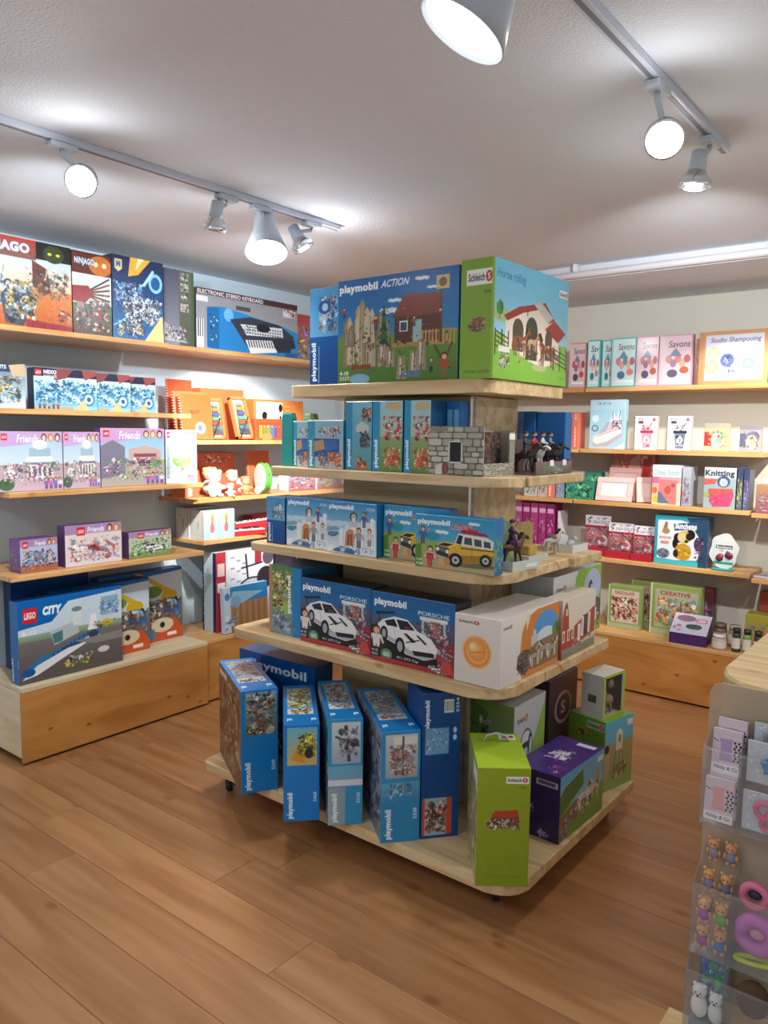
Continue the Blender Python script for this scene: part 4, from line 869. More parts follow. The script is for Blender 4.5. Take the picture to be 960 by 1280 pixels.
@A
def art_whiteschl():
    c = Cv(180, 240, 'cdd2d4', 'bcc4c0'); schl(c, .08, .1, .36, .09, None); c.ell(.4, .42, .2, .17, '3f4a4c'); c.ell(.4, .42, .18, .155, 'dfe4e2'); c.horse(.4, .5, .2, '4a5254'); c.ell(.68, .46, .05, .05, 'c86a3c'); c.poly([(.5, 1), (.62, .4), (1, .05), (1, 1)], '9cc45c'); return c.mat()
@A
def art_whiteleft():
    c = Cv(180, 220, '7f9c4c', '9cb0b8'); c.poly([(0, 0), (.4, .1), (.3, .6), (0, .7)], '5f8a34'); c.clut(0, .1, .5, .8, ['c8503c', '4a5a34', 'e8e4dc', '2f3a30'], 30, .16, 4); return c.soft().mat()
@A
def art_greenspine():
    c = Cv(160, 340, '94a826', '869a22'); schl(c, .54, .07, .42, .06); c.rect(.78, .155, .92, .165, '5c7a24'); c.poly([(.3, .38), (.75, .36), (.8, .42), (.8, .5), (.2, .5), (.26, .44)], '6a4a34'); c.poly([(.34, .36), (.76, .35), (.8, .41), (.26, .42)], 'b8402c'); c.clut(.18, .42, .82, .52, ['5a4434', 'c8c4b8', '3a3430', 'a8845c', 'e8e4dc'], 50, .08, 3); c.text('Horse care station', .2, .9, .7, .025, '6f8a20', .02); return c.mat()
@A
def art_greenleft():
    c = Cv(260, 300, '9aac60', 'a8b080'); c.clut(0, .1, 1, .95, ['c89c7c', '6f7a44', 'a8784c', 'd8ccb0', '5a5f40'], 130, .12, 4); c.rect(.55, .06, .95, .18, 'e8e8e0'); return c.soft().mat()
@A
def art_greentop():
    c = Cv(160, 280, '9ab82c', 'a4c434'); c.poly([(.52, .12), (.82, .03), (.98, .12), (.98, .22), (.6, .26)], '9ab82c'); c.rect(.58, .04, .92, .2, 'eef0e4'); c.text('Schleich', .62, .06, .12, .12, '4a4a40', .03, 0, 90); c.ell(.84, .12, .05, .04, 'c23b3b'); return c.mat()
@A
def art_purple_r():
    c = Cv(320, 230, '5cb4e0', 'b8dcec'); c.grad(0, .5, 1, 1, '7fa84c', '6f9c3c'); c.poly([(0, .3), (.1, .2), (.5, .1), (.52, .34), (.0, .6)], '4f7a44'); c.poly([(0, .62), (.4, .5), (.8, .48), (.8, .56), (.05, .88)], '8a6a5c'); c.horse(.55, .74, .4, 'e8e4e0'); c.horse(.8, .66, .3, 'd8ccc0'); c.fig(.68, .7, .3, 'd8dce8'); c.fig(.85, .5, .22, 'c8b43c'); c.clut(.1, .5, .9, .85, ['e8e4e4', '8a8490', '5a4a5c', 'c8d8a8'], 50, .05, 3); c.rect(.84, .08, .98, .17, 'eef0f4'); c.clut(.02, .8, .2, 1, ['d8d0dc', '6a5a7c'], 12, .07, 4); return c.soft().mat()
@A
def art_purple_f():
    c = Cv(180, 220, '3a2468', '2c1c54'); c.rect(.5, .1, .95, .19, 'c8c0d8'); c.rect(.54, .12, .9, .17, '5a4488'); c.clut(.1, .5, .5, .66, ['c8c0dc', '8a7cac', '5c4a8c'], 18, .12, 3); c.clut(.55, .86, .8, .97, ['c8c0dc', 'a89cc8'], 8, .1, 4); return c.mat()
@A
def art_purple_t():
    c = Cv(180, 320, '43297a', '4a2f84'); c.poly([(.3, .4), (.62, .36), (.7, .6), (.3, .62)], 'e0dce8'); c.clut(.25, .3, .75, .66, ['d8d4e0', '2c1c54', '8a5ca0', '403060'], 30, .12, 3); c.rect(.5, .06, .9, .14, 'e8e4f0'); c.clut(.6, .74, .9, .96, ['c84ca0', '7a4c9c', 'd8d0e4'], 14, .1, 5); return c.mat()
@A
def art_mid_r():
    c = Cv(230, 260, '58b8e0', 'a8dce8'); c.grad(0, .34, 1, 1, 'b8a884', '8fb85c'); c.rect(.4, .2, .62, .46, 'e4e8e0'); c.rect(.45, .16, .57, .22, 'f0f0e8'); c.ell(.52, .3, .06, .06, 'b89c5c'); c.line(.4, .46, .3, .84, .02, '6a6460'); c.line(.62, .46, .72, .84, .02, '6a6460'); c.line(.52, .46, .52, .84, .012, '6a6460'); c.clut(.26, .64, .8, .88, ['8a4c44', '6a8a4c', 'd8c8b8', '5a4a3c'], 40, .08, 3); c.poly([(0, .5), (.2, .46), (.16, .8), (0, .84)], 'c8b490'); c.ell(.08, .4, .08, .06, '3a2c28'); c.rect(.78, .06, .97, .15, 'eef0ee'); return c.mat()
@A
def art_mid_f():
    c = Cv(180, 260, '6f9a34', '7aa43c'); schl(c, .5, .04, .48, .11, 'b8c8a0'); c.clut(.2, .16, .8, .3, ['c87a5c', '5a4a3c'], 12, .1, 3); return c.mat()
@A
def art_circle():
    c = Cv(160, 260, '4a2f34', '2c2428'); c.ell(.5, .3, .3, .15, 'a07c80'); c.ell(.5, .3, .24, .12, '4a2c34'); c.text('S', .42, .24, .16, .12, 'b88c8c', .03); return c.mat()
@A
def art_stone(v):
    c = Cv(260, 200, '6a685e', '5c5a50'); r = random.Random(7+v); y = 0
    while y < 1:
        h = r.uniform(.1, .16); x = -r.uniform(0, .1)
        while x < 1:
            w = r.uniform(.13, .28); g = r.choice(['b8b6a8', 'a8a698', 'c8c6ba', '9a988a', 'b0ac9c'])
            c.poly([(x+.012, y+.02), (x+w*.5, y+.008), (x+w-.012, y+.018), (x+w-.008, y+h*.6), (x+w-.02, y+h-.012), (x+w*.4, y+h-.006), (x+.014, y+h-.016)], g); x += w
        y += h
    if v == 0:
        c.rect(.4, .32, .62, .72, 'd8d6ca'); c.rect(.46, .38, .58, .64, '23262c'); c.poly([(.5, .4), (.56, .5), (.5, .6)], '5a7aa0'); c.poly([(.14, .8), (.26, .76), (.26, .98), (.14, 1)], 'd8d4c8'); c.ell(.32, .86, .06, .12, '7a3c34'); c.ell(.32, .86, .045, .09, '8a544c'); c.rect(.04, .02, .36, .1, '8f8c6c')
    return c.mat(.6)
@A
def art_stonebg():
    c = Cv(200, 160, '3a2f2c', '4a3f3a'); c.clut(0, .0, 1, 1, ['5a4c44', '7a4c38', '2c2622', '6a6458', '8a5c44'], 110, .14, 3); return c.soft().mat(.6)
@A
def art_soap(v, title):
    bg = ['66b8b4', 'd0a0b4', 'c89888'][v]; c = Cv(200, 280, bg); c.rect(.06, .03, .96, .97, ['c8e4e4', 'e0c4cc', 'd8bcc0'][v])
    c.text(title, .28, .12, .66, .13, '5f5a66', .01, .2); r = random.Random(v)
    for k in range(5): c.ell(.3+.14*k, .48+.08*(k % 2), .1, .08, [['e07078', 'd8a0a8', '5a8ca0', 'e0b88c', 'c85060'], ['b88070', '8a6a94', 'c87868', 'd0a080', 'a85a60'], ['c84850', '7a5a70', 'd87070', 'c8a0a0', '904050']][v][k], .9)
    c.poly([(.3, .42), (.5, .26), (.7, .42)], '4a6a84', .7); c.ell(.42, .76, .16, .08, ['4a7a98', '565a70', '4a4a5c'][v]); c.ell(.78, .7, .14, .07, ['e08088', 'b06048', 'c05058'][v]); c.rect(.2, .86, .92, .91, 'e8eef0'); c.rect(0, 0, .04, 1, 'ffffff', .4)
    return c.soft().mat(.15)
@A
def art_studio():
    c = Cv(400, 280, 'c89468'); c.rect(0, 0, .07, 1, 'c08a5c'); c.rect(.1, .07, .93, .93, 'd0d4e0'); c.text('Studio Shampooing', .17, .12, .72, .12, '6a5a8c', .01, .2)
    for x, y, q, k in ((.22, .4, .09, 'c8cc8c'), (.2, .66, .1, 'e0a878'), (.42, .55, .1, '4a5a9c'), (.6, .4, .08, 'a8cca8'), (.72, .62, .09, '7ab0bc'), (.82, .44, .07, 'c8b8d8'), (.86, .66, .07, '8ab8c4')): c.ell(x, y, q, q*1.2, k, .85); c.ell(x, y, q*.5, q*.6, 'e4e8f0', .5)
    c.clut(.36, .42, .5, .7, ['3a4a8c', '6a7ab8'], 12, .06, 2); c.rect(.14, .84, .9, .9, 'e4e8ee'); c.text('8 ml', .44, .72, .1, .07, '4a4a6c', .03); return c.soft().mat(.2)
@A
def art_shoe():
    c = Cv(220, 300, '9cc8dc', 'b8d8e4'); c.rect(0, 0, 1, .2, 'b0d0e0'); c.poly([(.1, .84), (.14, .74), (.5, .62), (.6, .4), (.86, .36), (.92, .66), (.5, .84), (.2, .9)], 'f0eee8')
    for k in range(6): c.line(.22+k*.05, .74-k*.05, .86, .58-k*.035, .014, 'b8586c')
    c.poly([(.6, .4), (.68, .22), (.76, .4)], 'dfe6ea'); c.poly([(.76, .4), (.82, .2), (.9, .38)], 'dfe6ea'); c.line(.66, .4, .66, .24, .016, '4a4a6c'); c.line(.84, .38, .86, .22, .016, '4a4a6c'); c.clut(.62, .4, .92, .6, ['3c4a74', 'c8d0dc', '8a5a74'], 24, .08, 3); c.poly([(.1, .84), (.2, .92), (.52, .86), (.92, .68), (.92, .74), (.52, .94), (.16, .96), (.08, .88)], 'd0b0b8')
    c.ell(.16, .38, .1, .07, 'd8eaf2'); c.ell(.16, .58, .1, .07, '4a7088'); c.ell(.16, .58, .07, .05, 'a8c8d4'); c.poly([(.7, 1), (1, .86), (1, 1)], 'e8f4f8'); c.text('3D', .2, .05, .4, .05, '6a90a8', .01); return c.mat(.2)
@A
def art_drink(v):
    c = Cv(140, 200, 'f2eeee'); c.rect(0, 0, .03, 1, '4a3a4c'); c.text('ROCK', .16, .05, .26, .06, '5a5a6c', .02); c.rect(.18, .14, .4, .22, ['6a4a5c', '4a4a6c'][v]); c.ell(.86, .1, .07, .05, 'd8606c'); col = ['b83c5c', '34384c'][v]
    c.poly([(.32, .46), (.8, .46), (.72, .94), (.4, .94)], ['d8a8b8', '7a88a0'][v]); c.rect(.28, .42, .84, .5, col); c.line(.6, .42, .78, .2, .04, col); c.line(.5, .42, .42, .24, .03, col); c.clut(.3, .26, .8, .44, [col, 'c8a0b0', 'f0f0f0'], 16, .14, v); c.clut(.4, .55, .72, .9, [col, 'f2eeee'], 18, .14, v+4); c.ell(.56, .7, .13, .09, 'f2eeee'); c.text('2', .52, .66, .09, .09, col, .04); return c.mat(.25)
@A
def art_kitcard(v):
    c = Cv(150, 150, ['c0b490', 'a8a0a4'][v], ['d8c8a0', 'b4a8a0'][v]); c.rect(0, 0, 1, .16, ['b0a898', '8a8490'][v]); c.poly([(0, .3), (.3, .3), (.3, .8), (0, .8)], ['d0403c', '6a6a84'][v]); c.ell(.6, .45, .3, .24, ['a8c490', '7a7488'][v]); c.ell(.55, .62, .26, .26, 'e8e8e4'); c.ell(.6, .6, .14, .16, ['9cc4a8', 'c8b088'][v]); c.ell(.58, .45, .06, .06, ['c8607c', '8a7a6c'][v]); c.clut(.1, .2, .95, .9, [['e0d8a8', 'd8a07c', '8aa884'], ['8a8078', 'b8b4c0', '5a5664']][v], 20, .14, v); return c.soft().mat(.2)
@A
def art_redhearts():
    c = Cv(260, 150, 'c86a5c', 'b85a50'); c.clut(0, 0, 1, 1, ['e0a090', 'a83c38', 'd88070', 'e8c0b0'], 60, .12, 2); c.ell(.55, .45, .16, .3, 'd8a090'); c.rect(.74, .1, .92, .5, 'b83c38'); return c.soft().mat(.3)
@A
def art_cross():
    c = Cv(200, 240, 'f0ece8'); c.text('Cross Stitch', .04, .12, .9, .13, '7ab8b8', .02, .1); c.grad(0, .3, 1, 1, 'e8a0b0', 'f0d8a0'); c.rect(0, .3, .24, .46, 'd870a0'); c.ell(.1, .64, .09, .08, 'd8783c'); c.ell(.16, .86, .1, .08, 'e8c83c'); c.poly([(.26, .36), (.92, .38), (.86, .98), (.22, .94)], 'd88480'); c.poly([(.22, .66), (.34, .7), (.62, .96), (.22, .96)], '6a7a98'); c.ell(.56, .62, .12, .1, 'c85c5c'); c.ell(.74, .5, .08, .05, 'b84c6c'); c.rect(.86, .44, 1, 1, 'e8d4b8'); return c.soft().mat(.3)
@A
def art_knit():
    c = Cv(190, 250, '9cb0b8', 'a0b4b4'); c.rect(0, 0, 1, .26, 'd8dcdc'); c.text('Knitting', .03, .06, .92, .19, '3a4454', .04); c.poly([(0, .28), (.42, .28), (.36, .4), (0, .44)], 'c8645c'); c.ell(.62, .34, .2, .14, '4a5a80'); c.ell(.62, .36, .13, .1, 'b8c0c8'); c.line(.55, .24, .55, .44, .02, 'e0e0e0'); c.poly([(.14, .52), (.9, .5), (.96, .66), (.84, .94), (.3, .97), (.16, .72)], 'd05078'); c.poly([(.16, .52), (.88, .5), (.9, .62), (.2, .66)], 'd8604c'); c.clut(.18, .52, .9, .94, ['c84880', 'd86a6c', 'b8447c', 'd8785c'], 50, .1, 3); c.ell(.1, .68, .09, .06, '9cac5c'); return c.soft().mat(.3)
@A
def art_dollpack():
    c = Cv(160, 220, 'b02838'); c.rect(0, 0, 1, .26, 'eceaf0'); c.clut(.04, .02, .96, .26, ['8a8490', 'c8c4cc', '5a5460'], 30, .1, 3); c.rect(.26, .1, .97, .23, 'f4f2f6'); c.text('LALA DOLLS', .3, .12, .64, .09, '7a7484', .02); c.clut(.04, .28, .96, .8, ['d84c54', 'f0e8ec', '8a2434', 'e08c94', 'c8c0c8', 'b83848', '4a6a5c'], 90, .2, 4); c.rect(0, .82, 1, 1, 'b8283c'); c.ell(.7, .64, .2, .14, 'ece8ec'); c.ell(.7, .62, .1, .07, 'd84c5c'); return c.soft().mat(.15)
@A
def art_plush():
    c = Cv(320, 290, '3aa0b4'); c.poly([(.06, .1), (.5, .08), (.94, .2), (.94, .86), (.4, .9), (.06, .88)], 'e4ecf2'); c.poly([(.6, .02), (1, 0), (1, 1), (.8, 1), (.9, .5)], '2c4a68'); 
    c.poly([(.14, .36), (.2, .12), (.25, .14), (.24, .36)], 'a0784c'); c.ell(.22, .32, .07, .06, 'b08c5c'); c.text('BUNCHES', .1, .43, .22, .05, 'b8603c', .03); c.text('400', .12, .52, .16, .07, 'c8503c', .03)
    c.ell(.46, .44, .09, .1, '241f1c'); c.ell(.68, .36, .09, .1, '241f1c'); c.ell(.57, .42, .13, .13, 'd8b868'); c.ell(.52, .42, .07, .09, 'e0ccA0'); c.ell(.66, .4, .06, .08, '2a2420'); c.ell(.61, .5, .03, .03, '2a2420'); c.ell(.4, .56, .05, .1, '241f1c')
    c.ell(.55, .72, .16, .17, 'c8942c'); c.clut(.42, .58, .68, .88, ['d8a83c', 'b8842c', 'e0b850'], 60, .05, 4); c.ell(.42, .76, .05, .08, '3a2c28'); c.ell(.18, .78, .12, .1, '6a7484'); c.clut(.06, .7, .3, .88, ['6a7484', 'a08c90', '4a5464'], 20, .05, 5); c.ell(.84, .54, .09, .14, '4a3a58'); c.clut(.76, .4, .94, .9, ['5a4a6c', '3a3040', '8a7a98'], 30, .06, 6); c.rect(0, .9, .84, 1, '4ab8c4'); c.poly([(.36, .16), (.8, .1), (.82, .24), (.38, .3)], '38507c'); c.text('Bunchems', .39, .13, .4, .13, 'f4f6f8', .05, .1); return c.soft().mat(.25)
@A
def art_badge():
    c = Cv(180, 240, 'd8dcdc'); c.rect(.08, .24, .92, .38, '3a3c44'); c.text('Bunchems', .12, .26, .76, .1, 'e8ecec', .04); c.clut(.2, .4, .5, .52, ['c8a098', 'b8b8bc'], 10, .1, 2); c.ell(.34, .68, .17, .1, 'c83c44'); c.clut(.18, .6, .5, .86, ['c83c44', 'e8e4e0', '3a2c30'], 20, .12, 3); c.ell(.72, .64, .18, .12, '4a2c54'); c.clut(.6, .46, .84, .56, ['2c2430', '8a5c94'], 8, .1, 4); c.rect(.0, .9, 1, 1, '3aa094'); return c.soft().mat(.3)
@A
def art_kidgreen(v):
    c = Cv(240, 220, '8a9c5c', '7c8f54'); c.rect(.1, .1, .95, .86, ['c8c0a8', 'a8a88c'][v]); c.text(['CHOCOLATE', 'CREATIVE'][v], .2, .13, .6, .08, 'a04c3c', .03); c.clut(.1, .24, .94, .84, [['8a2c34', 'c87060', 'e8dcd0', '5a3c34'], ['c8603c', '5a8a4c', '6a8ab0', 'e0d4b8', 'a83c44', 'd8a050']][v], 90, .11, 5+v); c.rect(0, .88, 1, 1, 'a8b088'); c.rect(.0, 0, .04, 1, 'c0cca0'); return c.soft().mat(.15)
@A
def art_tilttop():
    c = Cv(220, 240, 'c8c4d0', 'bcb8c8'); c.ell(.34, .74-.5, .26, .16, '8a6a80'); c.ell(.76, .3, .17, .12, 'c07c8c'); c.ell(.76, .3, .12, .08, 'd8b8c0'); c.ell(.6, .62, .22, .13, '3a5a58'); c.clut(.4, .5, .8, .74, ['2a4a4c', '5a7a78', '3a3c44'], 30, .08, 3); c.ell(.2, .62, .07, .04, 'b85c68'); c.clut(.05, .5, .3, .9, ['8a4c5c', '4a4454'], 10, .06, 4); return c.soft().mat(.3)
@A
def art_drum_f():
    c = Cv(230, 330, 'dcdce0', 'c8ccd4'); c.rect(0, 0, .16, 1, 'b03440'); c.rect(.02, .14, .14, .3, 'e0c8c8'); c.rect(.02, .38, .15, .5, 'ece8e8')
    for k in range(9): c.rect(.24+.1*(k % 3), .08+k*.045, .31+.1*(k % 3), .1+k*.045, '8a9098')
    c.line(.42, .24, .8, .2, .03, '22262e'); c.line(.5, .06, .54, .4, .03, '22262e'); c.rect(.66, .04, .78, .2, 'a0303c'); c.ell(.62, .52, .26, .15, '2a2e38'); c.ell(.62, .52, .23, .13, 'b8bcc8'); c.ell(.86, .4, .16, .14, '2c2834'); c.ell(.9, .14, .1, .1, '5a5460'); return c.soft().mat()
@A
def art_drum_l():
    c = Cv(160, 300, 'c8d4d8', 'bccad0'); c.rect(.76, 0, 1, 1, '1c2a58'); c.rect(0, 0, .1, 1, '20242c')
    for k in range(8): c.rect(0, .06+k*.12, .1, .07+k*.12, 'c8ccd0')
    c.ell(.4, .3, .2, .1, '8fa8b4', .5); return c.soft().mat()
@A
def art_woodtoy():
    c = Cv(260, 220, 'a8805c', '8f6a48'); c.rect(0, 0, 1, .36, '2a80b8'); c.poly([(.2, .1), (.9, .2), (.3, .42), (.1, .36)], '8ab8d0'); c.ell(.26, .34, .11, .13, '7aa0c0')
    for k in range(12): c.line(.22+k*.07, .38, .22+k*.07, 1, .01, ['6f4f34', 'c09c70'][k % 2])
    c.rect(0, 0, .14, 1, 'b8ccd8'); c.ell(.07, .2, .06, .08, '4a7ca8'); c.clut(.0, .6, .3, .98, ['7a98b0', '4a5a6c', 'c8d0d8'], 20, .1, 3); return c.soft().mat()
@A
def art_bluecarton():
    c = Cv(260, 220, 'a8d0e0', '9cc8dc')
    for k in range(2):
        x = .26+k*.46; c.line(x, .95, x, .1, .12, 'b8dcea'); c.ell(x, .3, .05, .22, 'e88c4c'); c.ell(x, .62, .07, .2, 'd86a64'); c.ell(x, .14, .03, .06, 'e8c84c'); c.rect(x-.03, .76, x+.03, .92, 'e8e8ec')
    return c.soft().mat()
@A
def art_palecarton():
    c = Cv(260, 200, 'cfd2cc', 'c4c8c4'); c.text('JEUX', .2, .2, .16, .08, '8a8a84', .02); c.ell(.55, .5, .06, .16, 'a8a8a0'); c.rect(.84, .1, .9, .9, 'd09a84'); return c.mat()
@A
def art_music():
    c = Cv(330, 180, 'd88040'); c.rect(.04, .06, .56, .92, 'f0ece8'); c.ell(.16, .7, .07, .14, '1c1a1c'); c.line(.19, .68, .26, .3, .012, '1c1a1c'); c.ell(.2, .4, .05, .1, '1c1a1c'); c.ell(.17, .68, .03, .06, 'e8e4e4')
    c.poly([(.46, .7), (.5, .66), (.5, .4), (.54, .4), (.52, .76)], '1c1a1c'); c.rect(.38, .66, .41, .86, '1c1a1c'); c.ell(.52, .2, .04, .1, '1c1a1c'); c.line(.46, .5, .54, .1, .01, '1c1a1c'); c.rect(.62, .1, .72, .8, 'c87434')
    for k in range(6): c.rect(.63, .14+k*.1, .71, .17+k*.1, 'e8a870')
    return c.mat()
@A
def art_xylo():
    c = Cv(260, 160, 'd0542c', 'd8602f'); c.rect(.04, .16, .94, .96, 'c84c2c')
    for k, q in enumerate(['d8a83c', 'c87c34', '5a9c4c', '3a7c8c', '5a4c8c', 'c84c34', 'b83c6c', '3c6c9c']): c.rect(.1+k*.1, .3, .18+k*.1, .9, q); c.ell(.14+k*.1, .36, .012, .02, 'f0e0d0')
    c.ell(.3, .86, .14, .2, 'd8884c'); return c.mat()
@A
def art_notebook(v):
    c = Cv(200, 260, ['d0582c', 'c04a2a', 'd8683c'][v], ['d86838', 'c85430', 'd87040'][v]); c.text('MUSIK', .3, .34, .32, .08, '6a3a2c', .02); c.ell(.6, .74, .16, .13, 'e8e4e0'); c.ell(.58, .74, .08, .07, '5a6a94'); c.line(.3, .45, .5, .4, .02, '8a3c24'); return c.mat(.3)
@A
def art_redstrip(v):
    c = Cv(150, 200, ['d86a4c', 'e0785c'][v]); c.clut(.1, .04, .9, .3, ['f0d8cc', 'b84c34'], 20, .2, 2+v); c.text('KREATIV', .2, .4, .3, .55, 'f4e4dc', .03, 0, 90); return c.soft().mat()
@A
def art_bluebook(v):
    c = Cv(110, 220, '1470b8', '1a7cc4'); c.rect(.1, .12, .44, .52, '78b8dc'); c.rect(.56, .12, .9, .52, '78b8dc'); c.text('00', .12, .7, .34, .14, 'f0f4f8', .05); c.text('08', .56, .7, .34, .14, 'f0f4f8', .05); return c.mat()
@A
def art_mag(v):
    c = Cv(100, 220, ['9c2c6c', '8a2460', 'a83878'][v]); c.rect(.1, .1, .9, .2, 'd8a0c0'); c.clut(.1, .3, .9, .9, ['c85c98', '6a1c50', 'e0b0cc'], 24, .24, v); return c.soft().mat()
@A
def art_misc(seed, bg, bg2, title=''):
    r = random.Random(seed); c = Cv(180, 220, bg, bg2); pal = ['%02x%02x%02x' % tuple(r.randint(60, 230) for _ in range(3)) for _ in range(4)]+[bg2]
    c.clut(.06, .24, .94, .94, pal, 60, .14, seed)
    if title: c.text(title, .1, .07, .8, .12, 'f4f4f0', .03)
    return c.soft().mat()
@A
def art_green_kit():
    c = Cv(240, 140, '2f7f6c', '3a8f5c'); c.clut(0, .05, 1, 1, ['4cb068', '1f5f6c', '8cd070', '2a3f54', '5ac098'], 70, .14, 5); return c.soft().mat()
@A
def art_pouch(v):
    c = Cv(130, 200, 'd8ccd4'); 
    for j in range(9):
        for i in range(9): c.ell(.06+i*.11+(j % 2)*.05, .03+j*.085, .018, .012, 'e08ca0')
    for j in range(7):
        for i in range(2): c.ell(.76+i*.14+(j % 2)*.05, .26+j*.07, .04, .03, '2f2834')
    c.poly([(.22, .22), (.7, .2), (.66, .34), (.7, .72), (.26, .74), (.3, .36)], ['b09cc4', 'e8a0a0', 'd8a888'][v]); c.rect(.0, .8, 1, 1, 'f0eef2'); c.text('Nicky & Co', .1, .84, .8, .11, '3a3440', .01, .2); c.line(.02, .24, .2, .3, .03, '3a2c3a'); return c.mat(.15)
@A
def art_ringcard(v):
    c = Cv(160, 170, 'c4ccd4'); c.clut(0, 0, 1, 1, ['d8dee4', 'b0b8c4', 'e4e8ec'], 90, .05, 2+v); return c.mat(.15)
# ------------------------------------------------------------------ boxes on the left wall (fronts look along +X, ang 90)
def LB(name, label, X, Y0, Y1, z, d, h, faces, base, group=None, lean=0, cat='toy box', dz=0):
    return carton(name, label, cat, (X, Y0, z+.0006), 90, Y1-Y0, d, h, faces, base, group, lean)
B_ = 'toy_box'
# top shelf
LB(B_, 'tall ninja toy box with orange desert, cut by the left picture edge', -3.335, 1.452, 1.928, 1.93, .07, .375, {'front': art_ninja()}, '8e2430')
LB(B_, 'narrow red and green dragon toy box on the top left shelf', -3.335, 1.932, 2.129, 1.93, .07, .372, {'front': art_dragon()}, '3a2a2a')
LB(B_, 'dark blue toy box with grey siege machine and yellow banner', -3.335, 2.134, 2.42, 1.93, .09, .392, {'front': art_castle()}, '1d2c50')
LB(B_, 'dark grey toy box with column of small pictures, left of the keyboard box', -3.40, 2.47, 2.66, 1.94, .07, .385, {'front': art_greybox()}, '4b5d3c')
LB(B_, 'wide keyboard box with a piano keyboard printed on blue', -3.43, 2.70, 3.466, 1.94, .11, .325, {'front': art_keys()}, '7c7f86')
LB(B_, 'red and grey box just right of the keyboard box', -3.49, 3.50, 3.70, 1.94, .06, .29, {'front': art_misc(5, 'b84a48', '8a8c98')}, 'a04040')
# third from top
LB(B_, 'small grey knight box cut by the left picture edge', -3.335, 1.46, 1.70, 1.582, .06, .193, {'front': art_knightwide()}, '39414e')
for i, (y0, x) in enumerate(((1.732, -3.325), (1.955, -3.392), (2.15, -3.459))):
    LB(B_, ['ice blue knight toy box with its logo showing, frontmost of three', 'ice blue knight toy box in the middle of its row of three', 'ice blue knight toy box at the right end, beside orange notebooks'][i], x, y0, y0+.303, 1.582, .06, .182, {'front': art_nexo(0)}, '2e2a44', 'ice blue knight toy boxes in a staggered row')
# friends row
for i, (x, y0, y1, v) in enumerate(((-3.34, 1.575, 1.864, 0), (-3.34, 1.868, 2.051, 1), (-3.335, 2.053, 2.412, 2), (-3.33, 2.416, 2.612, 3))):
    LB(B_, ['lilac toy box with a pale pavilion, leftmost on its shelf', 'lilac toy box with a pale pavilion, half hidden by its right neighbour', 'lilac toy box with house and garden, widest on its shelf', 'whitish lilac toy box with green hill at the right shelf end'][i], x, y0, y1, 1.222, .06, [.262, .262, .282, .277][i], {'front': art_friends(v)}, '6b4f8c')
# small purple boxes
LB(B_, 'small purple toy box with orange scene, leftmost of three low ones', -3.345, 1.655, 1.828, .857, .10, .148, {'front': art_fsmall(0), 'left': art_misc(8, '7f3f8c', '6a3478')}, '6a3a78')
LB(B_, 'mid-size purple toy box with red car, middle of three low ones', -3.34, 1.863, 2.157, .857, .07, .193, {'front': art_fsmall(1)}, '5f3a70')
LB(B_, 'small purple toy box with white car, right of three low ones', -3.335, 2.194, 2.446, .857, .06, .132, {'front': art_fsmall(2)}, '5f3a70')
# big city boxes
LB(B_, 'large blue airport toy box with passenger jet, front left', -3.335, 1.628, 2.146, .355, .075, .378, {'front': art_city(0), 'left': art_spine(5, True, '60104')}, BL3)
LB(B_, 'dark blue toy box standing behind the airport box', -3.585, 1.72, 2.12, .355, .07, .455, {'front': art_misc(3, BL3, '2a3a50')}, '0f2f5c')
for i in range(2):
    LB(B_, ['blue toy box with yellow crane boom, right behind the airport box', 'blue toy box with yellow crane boom, at the cabinet end'][i], [-3.42, -3.50][i], [1.853, 2.122][i], [2.363, 2.632][i], .355, .075, [.378, .392][i], {'front': art_city(1)}, BL3, 'blue crane toy boxes on the left cabinet')
# ---- second unit
def spiral_book(label, X, Y0, Y1, z, h, v, lean=0, group=None):
    t = LB('spiral_notebook', label, X, Y0, Y1, z, .012, h, {'front': art_notebook(v)}, 'c8522c', group, lean, 'notebook')
    bm = bmesh.new(); n = int(h/.014)
    for k in range(n):
        zc = .008+k*(h-.016)/(n-1); tube_bm(bm, [(.006*math.cos(a)*1.2, .006+.010*math.sin(a), zc) for a in [i*math.pi/4 for i in range(8)]], .0013, 4, True)
    link('spiral_binding', finish(bm, 'spiral_binding', mat((235, 225, 215), .3), smooth=True), t); return t
spiral_book('orange spiral notebook with white disc, beside the ice blue boxes', -3.42, 2.59, 2.80, 1.445, .245, 0, 6)
spiral_book('orange spiral notebook standing behind the disc notebook', -3.465, 2.585, 2.80, 1.445, .262, 2, 6)
spiral_book('small dark red spiral notebook showing above the ice blue boxes', -3.56, 2.61, 2.78, 1.445, .33, 1, 4)
def xylophone(label, P, rz, tilt, s=1.0, group='small toy xylophones leaning on the orange shelf'):
    t = empty('toy_xylophone', P, R(rz), label, 'toy instrument', group)
    fr = mat((214, 120, 70), .45)
    M = (R(-tilt), 0, 0)
    boxes('frame', [(-.055*s, -.012, 0, -.04*s, .012, .23*s), (.04*s, -.012, 0, .055*s, .012, .23*s), (-.055*s, -.012, .22*s, .055*s, .012, .236*s), (-.055*s, -.012, 0, .055*s, .012, .014*s)], fr, t, rot=M)
    boxes('back_board', [(-.04*s, .004, .014*s, .04*s, .01, .22*s)], mat((236, 224, 214), .5), t, rot=M)
    for k in range(7):
        w = .034-.002*k
        boxes('bar', [(-w*s, -.016, (.03+.026*k)*s, w*s, -.008, (.048+.026*k)*s)], mat([(70, 80, 96), (60, 120, 130), (196, 80, 60), (90, 150, 120), (70, 90, 140), (200, 130, 60), (120, 160, 150)][k], .35), t, rot=M)
    tube('mallet', [(-.05*s, -.024, .01), (.0, -.026, .12*s)], .004, mat((60, 40, 34), .5), t, 6)
    return t
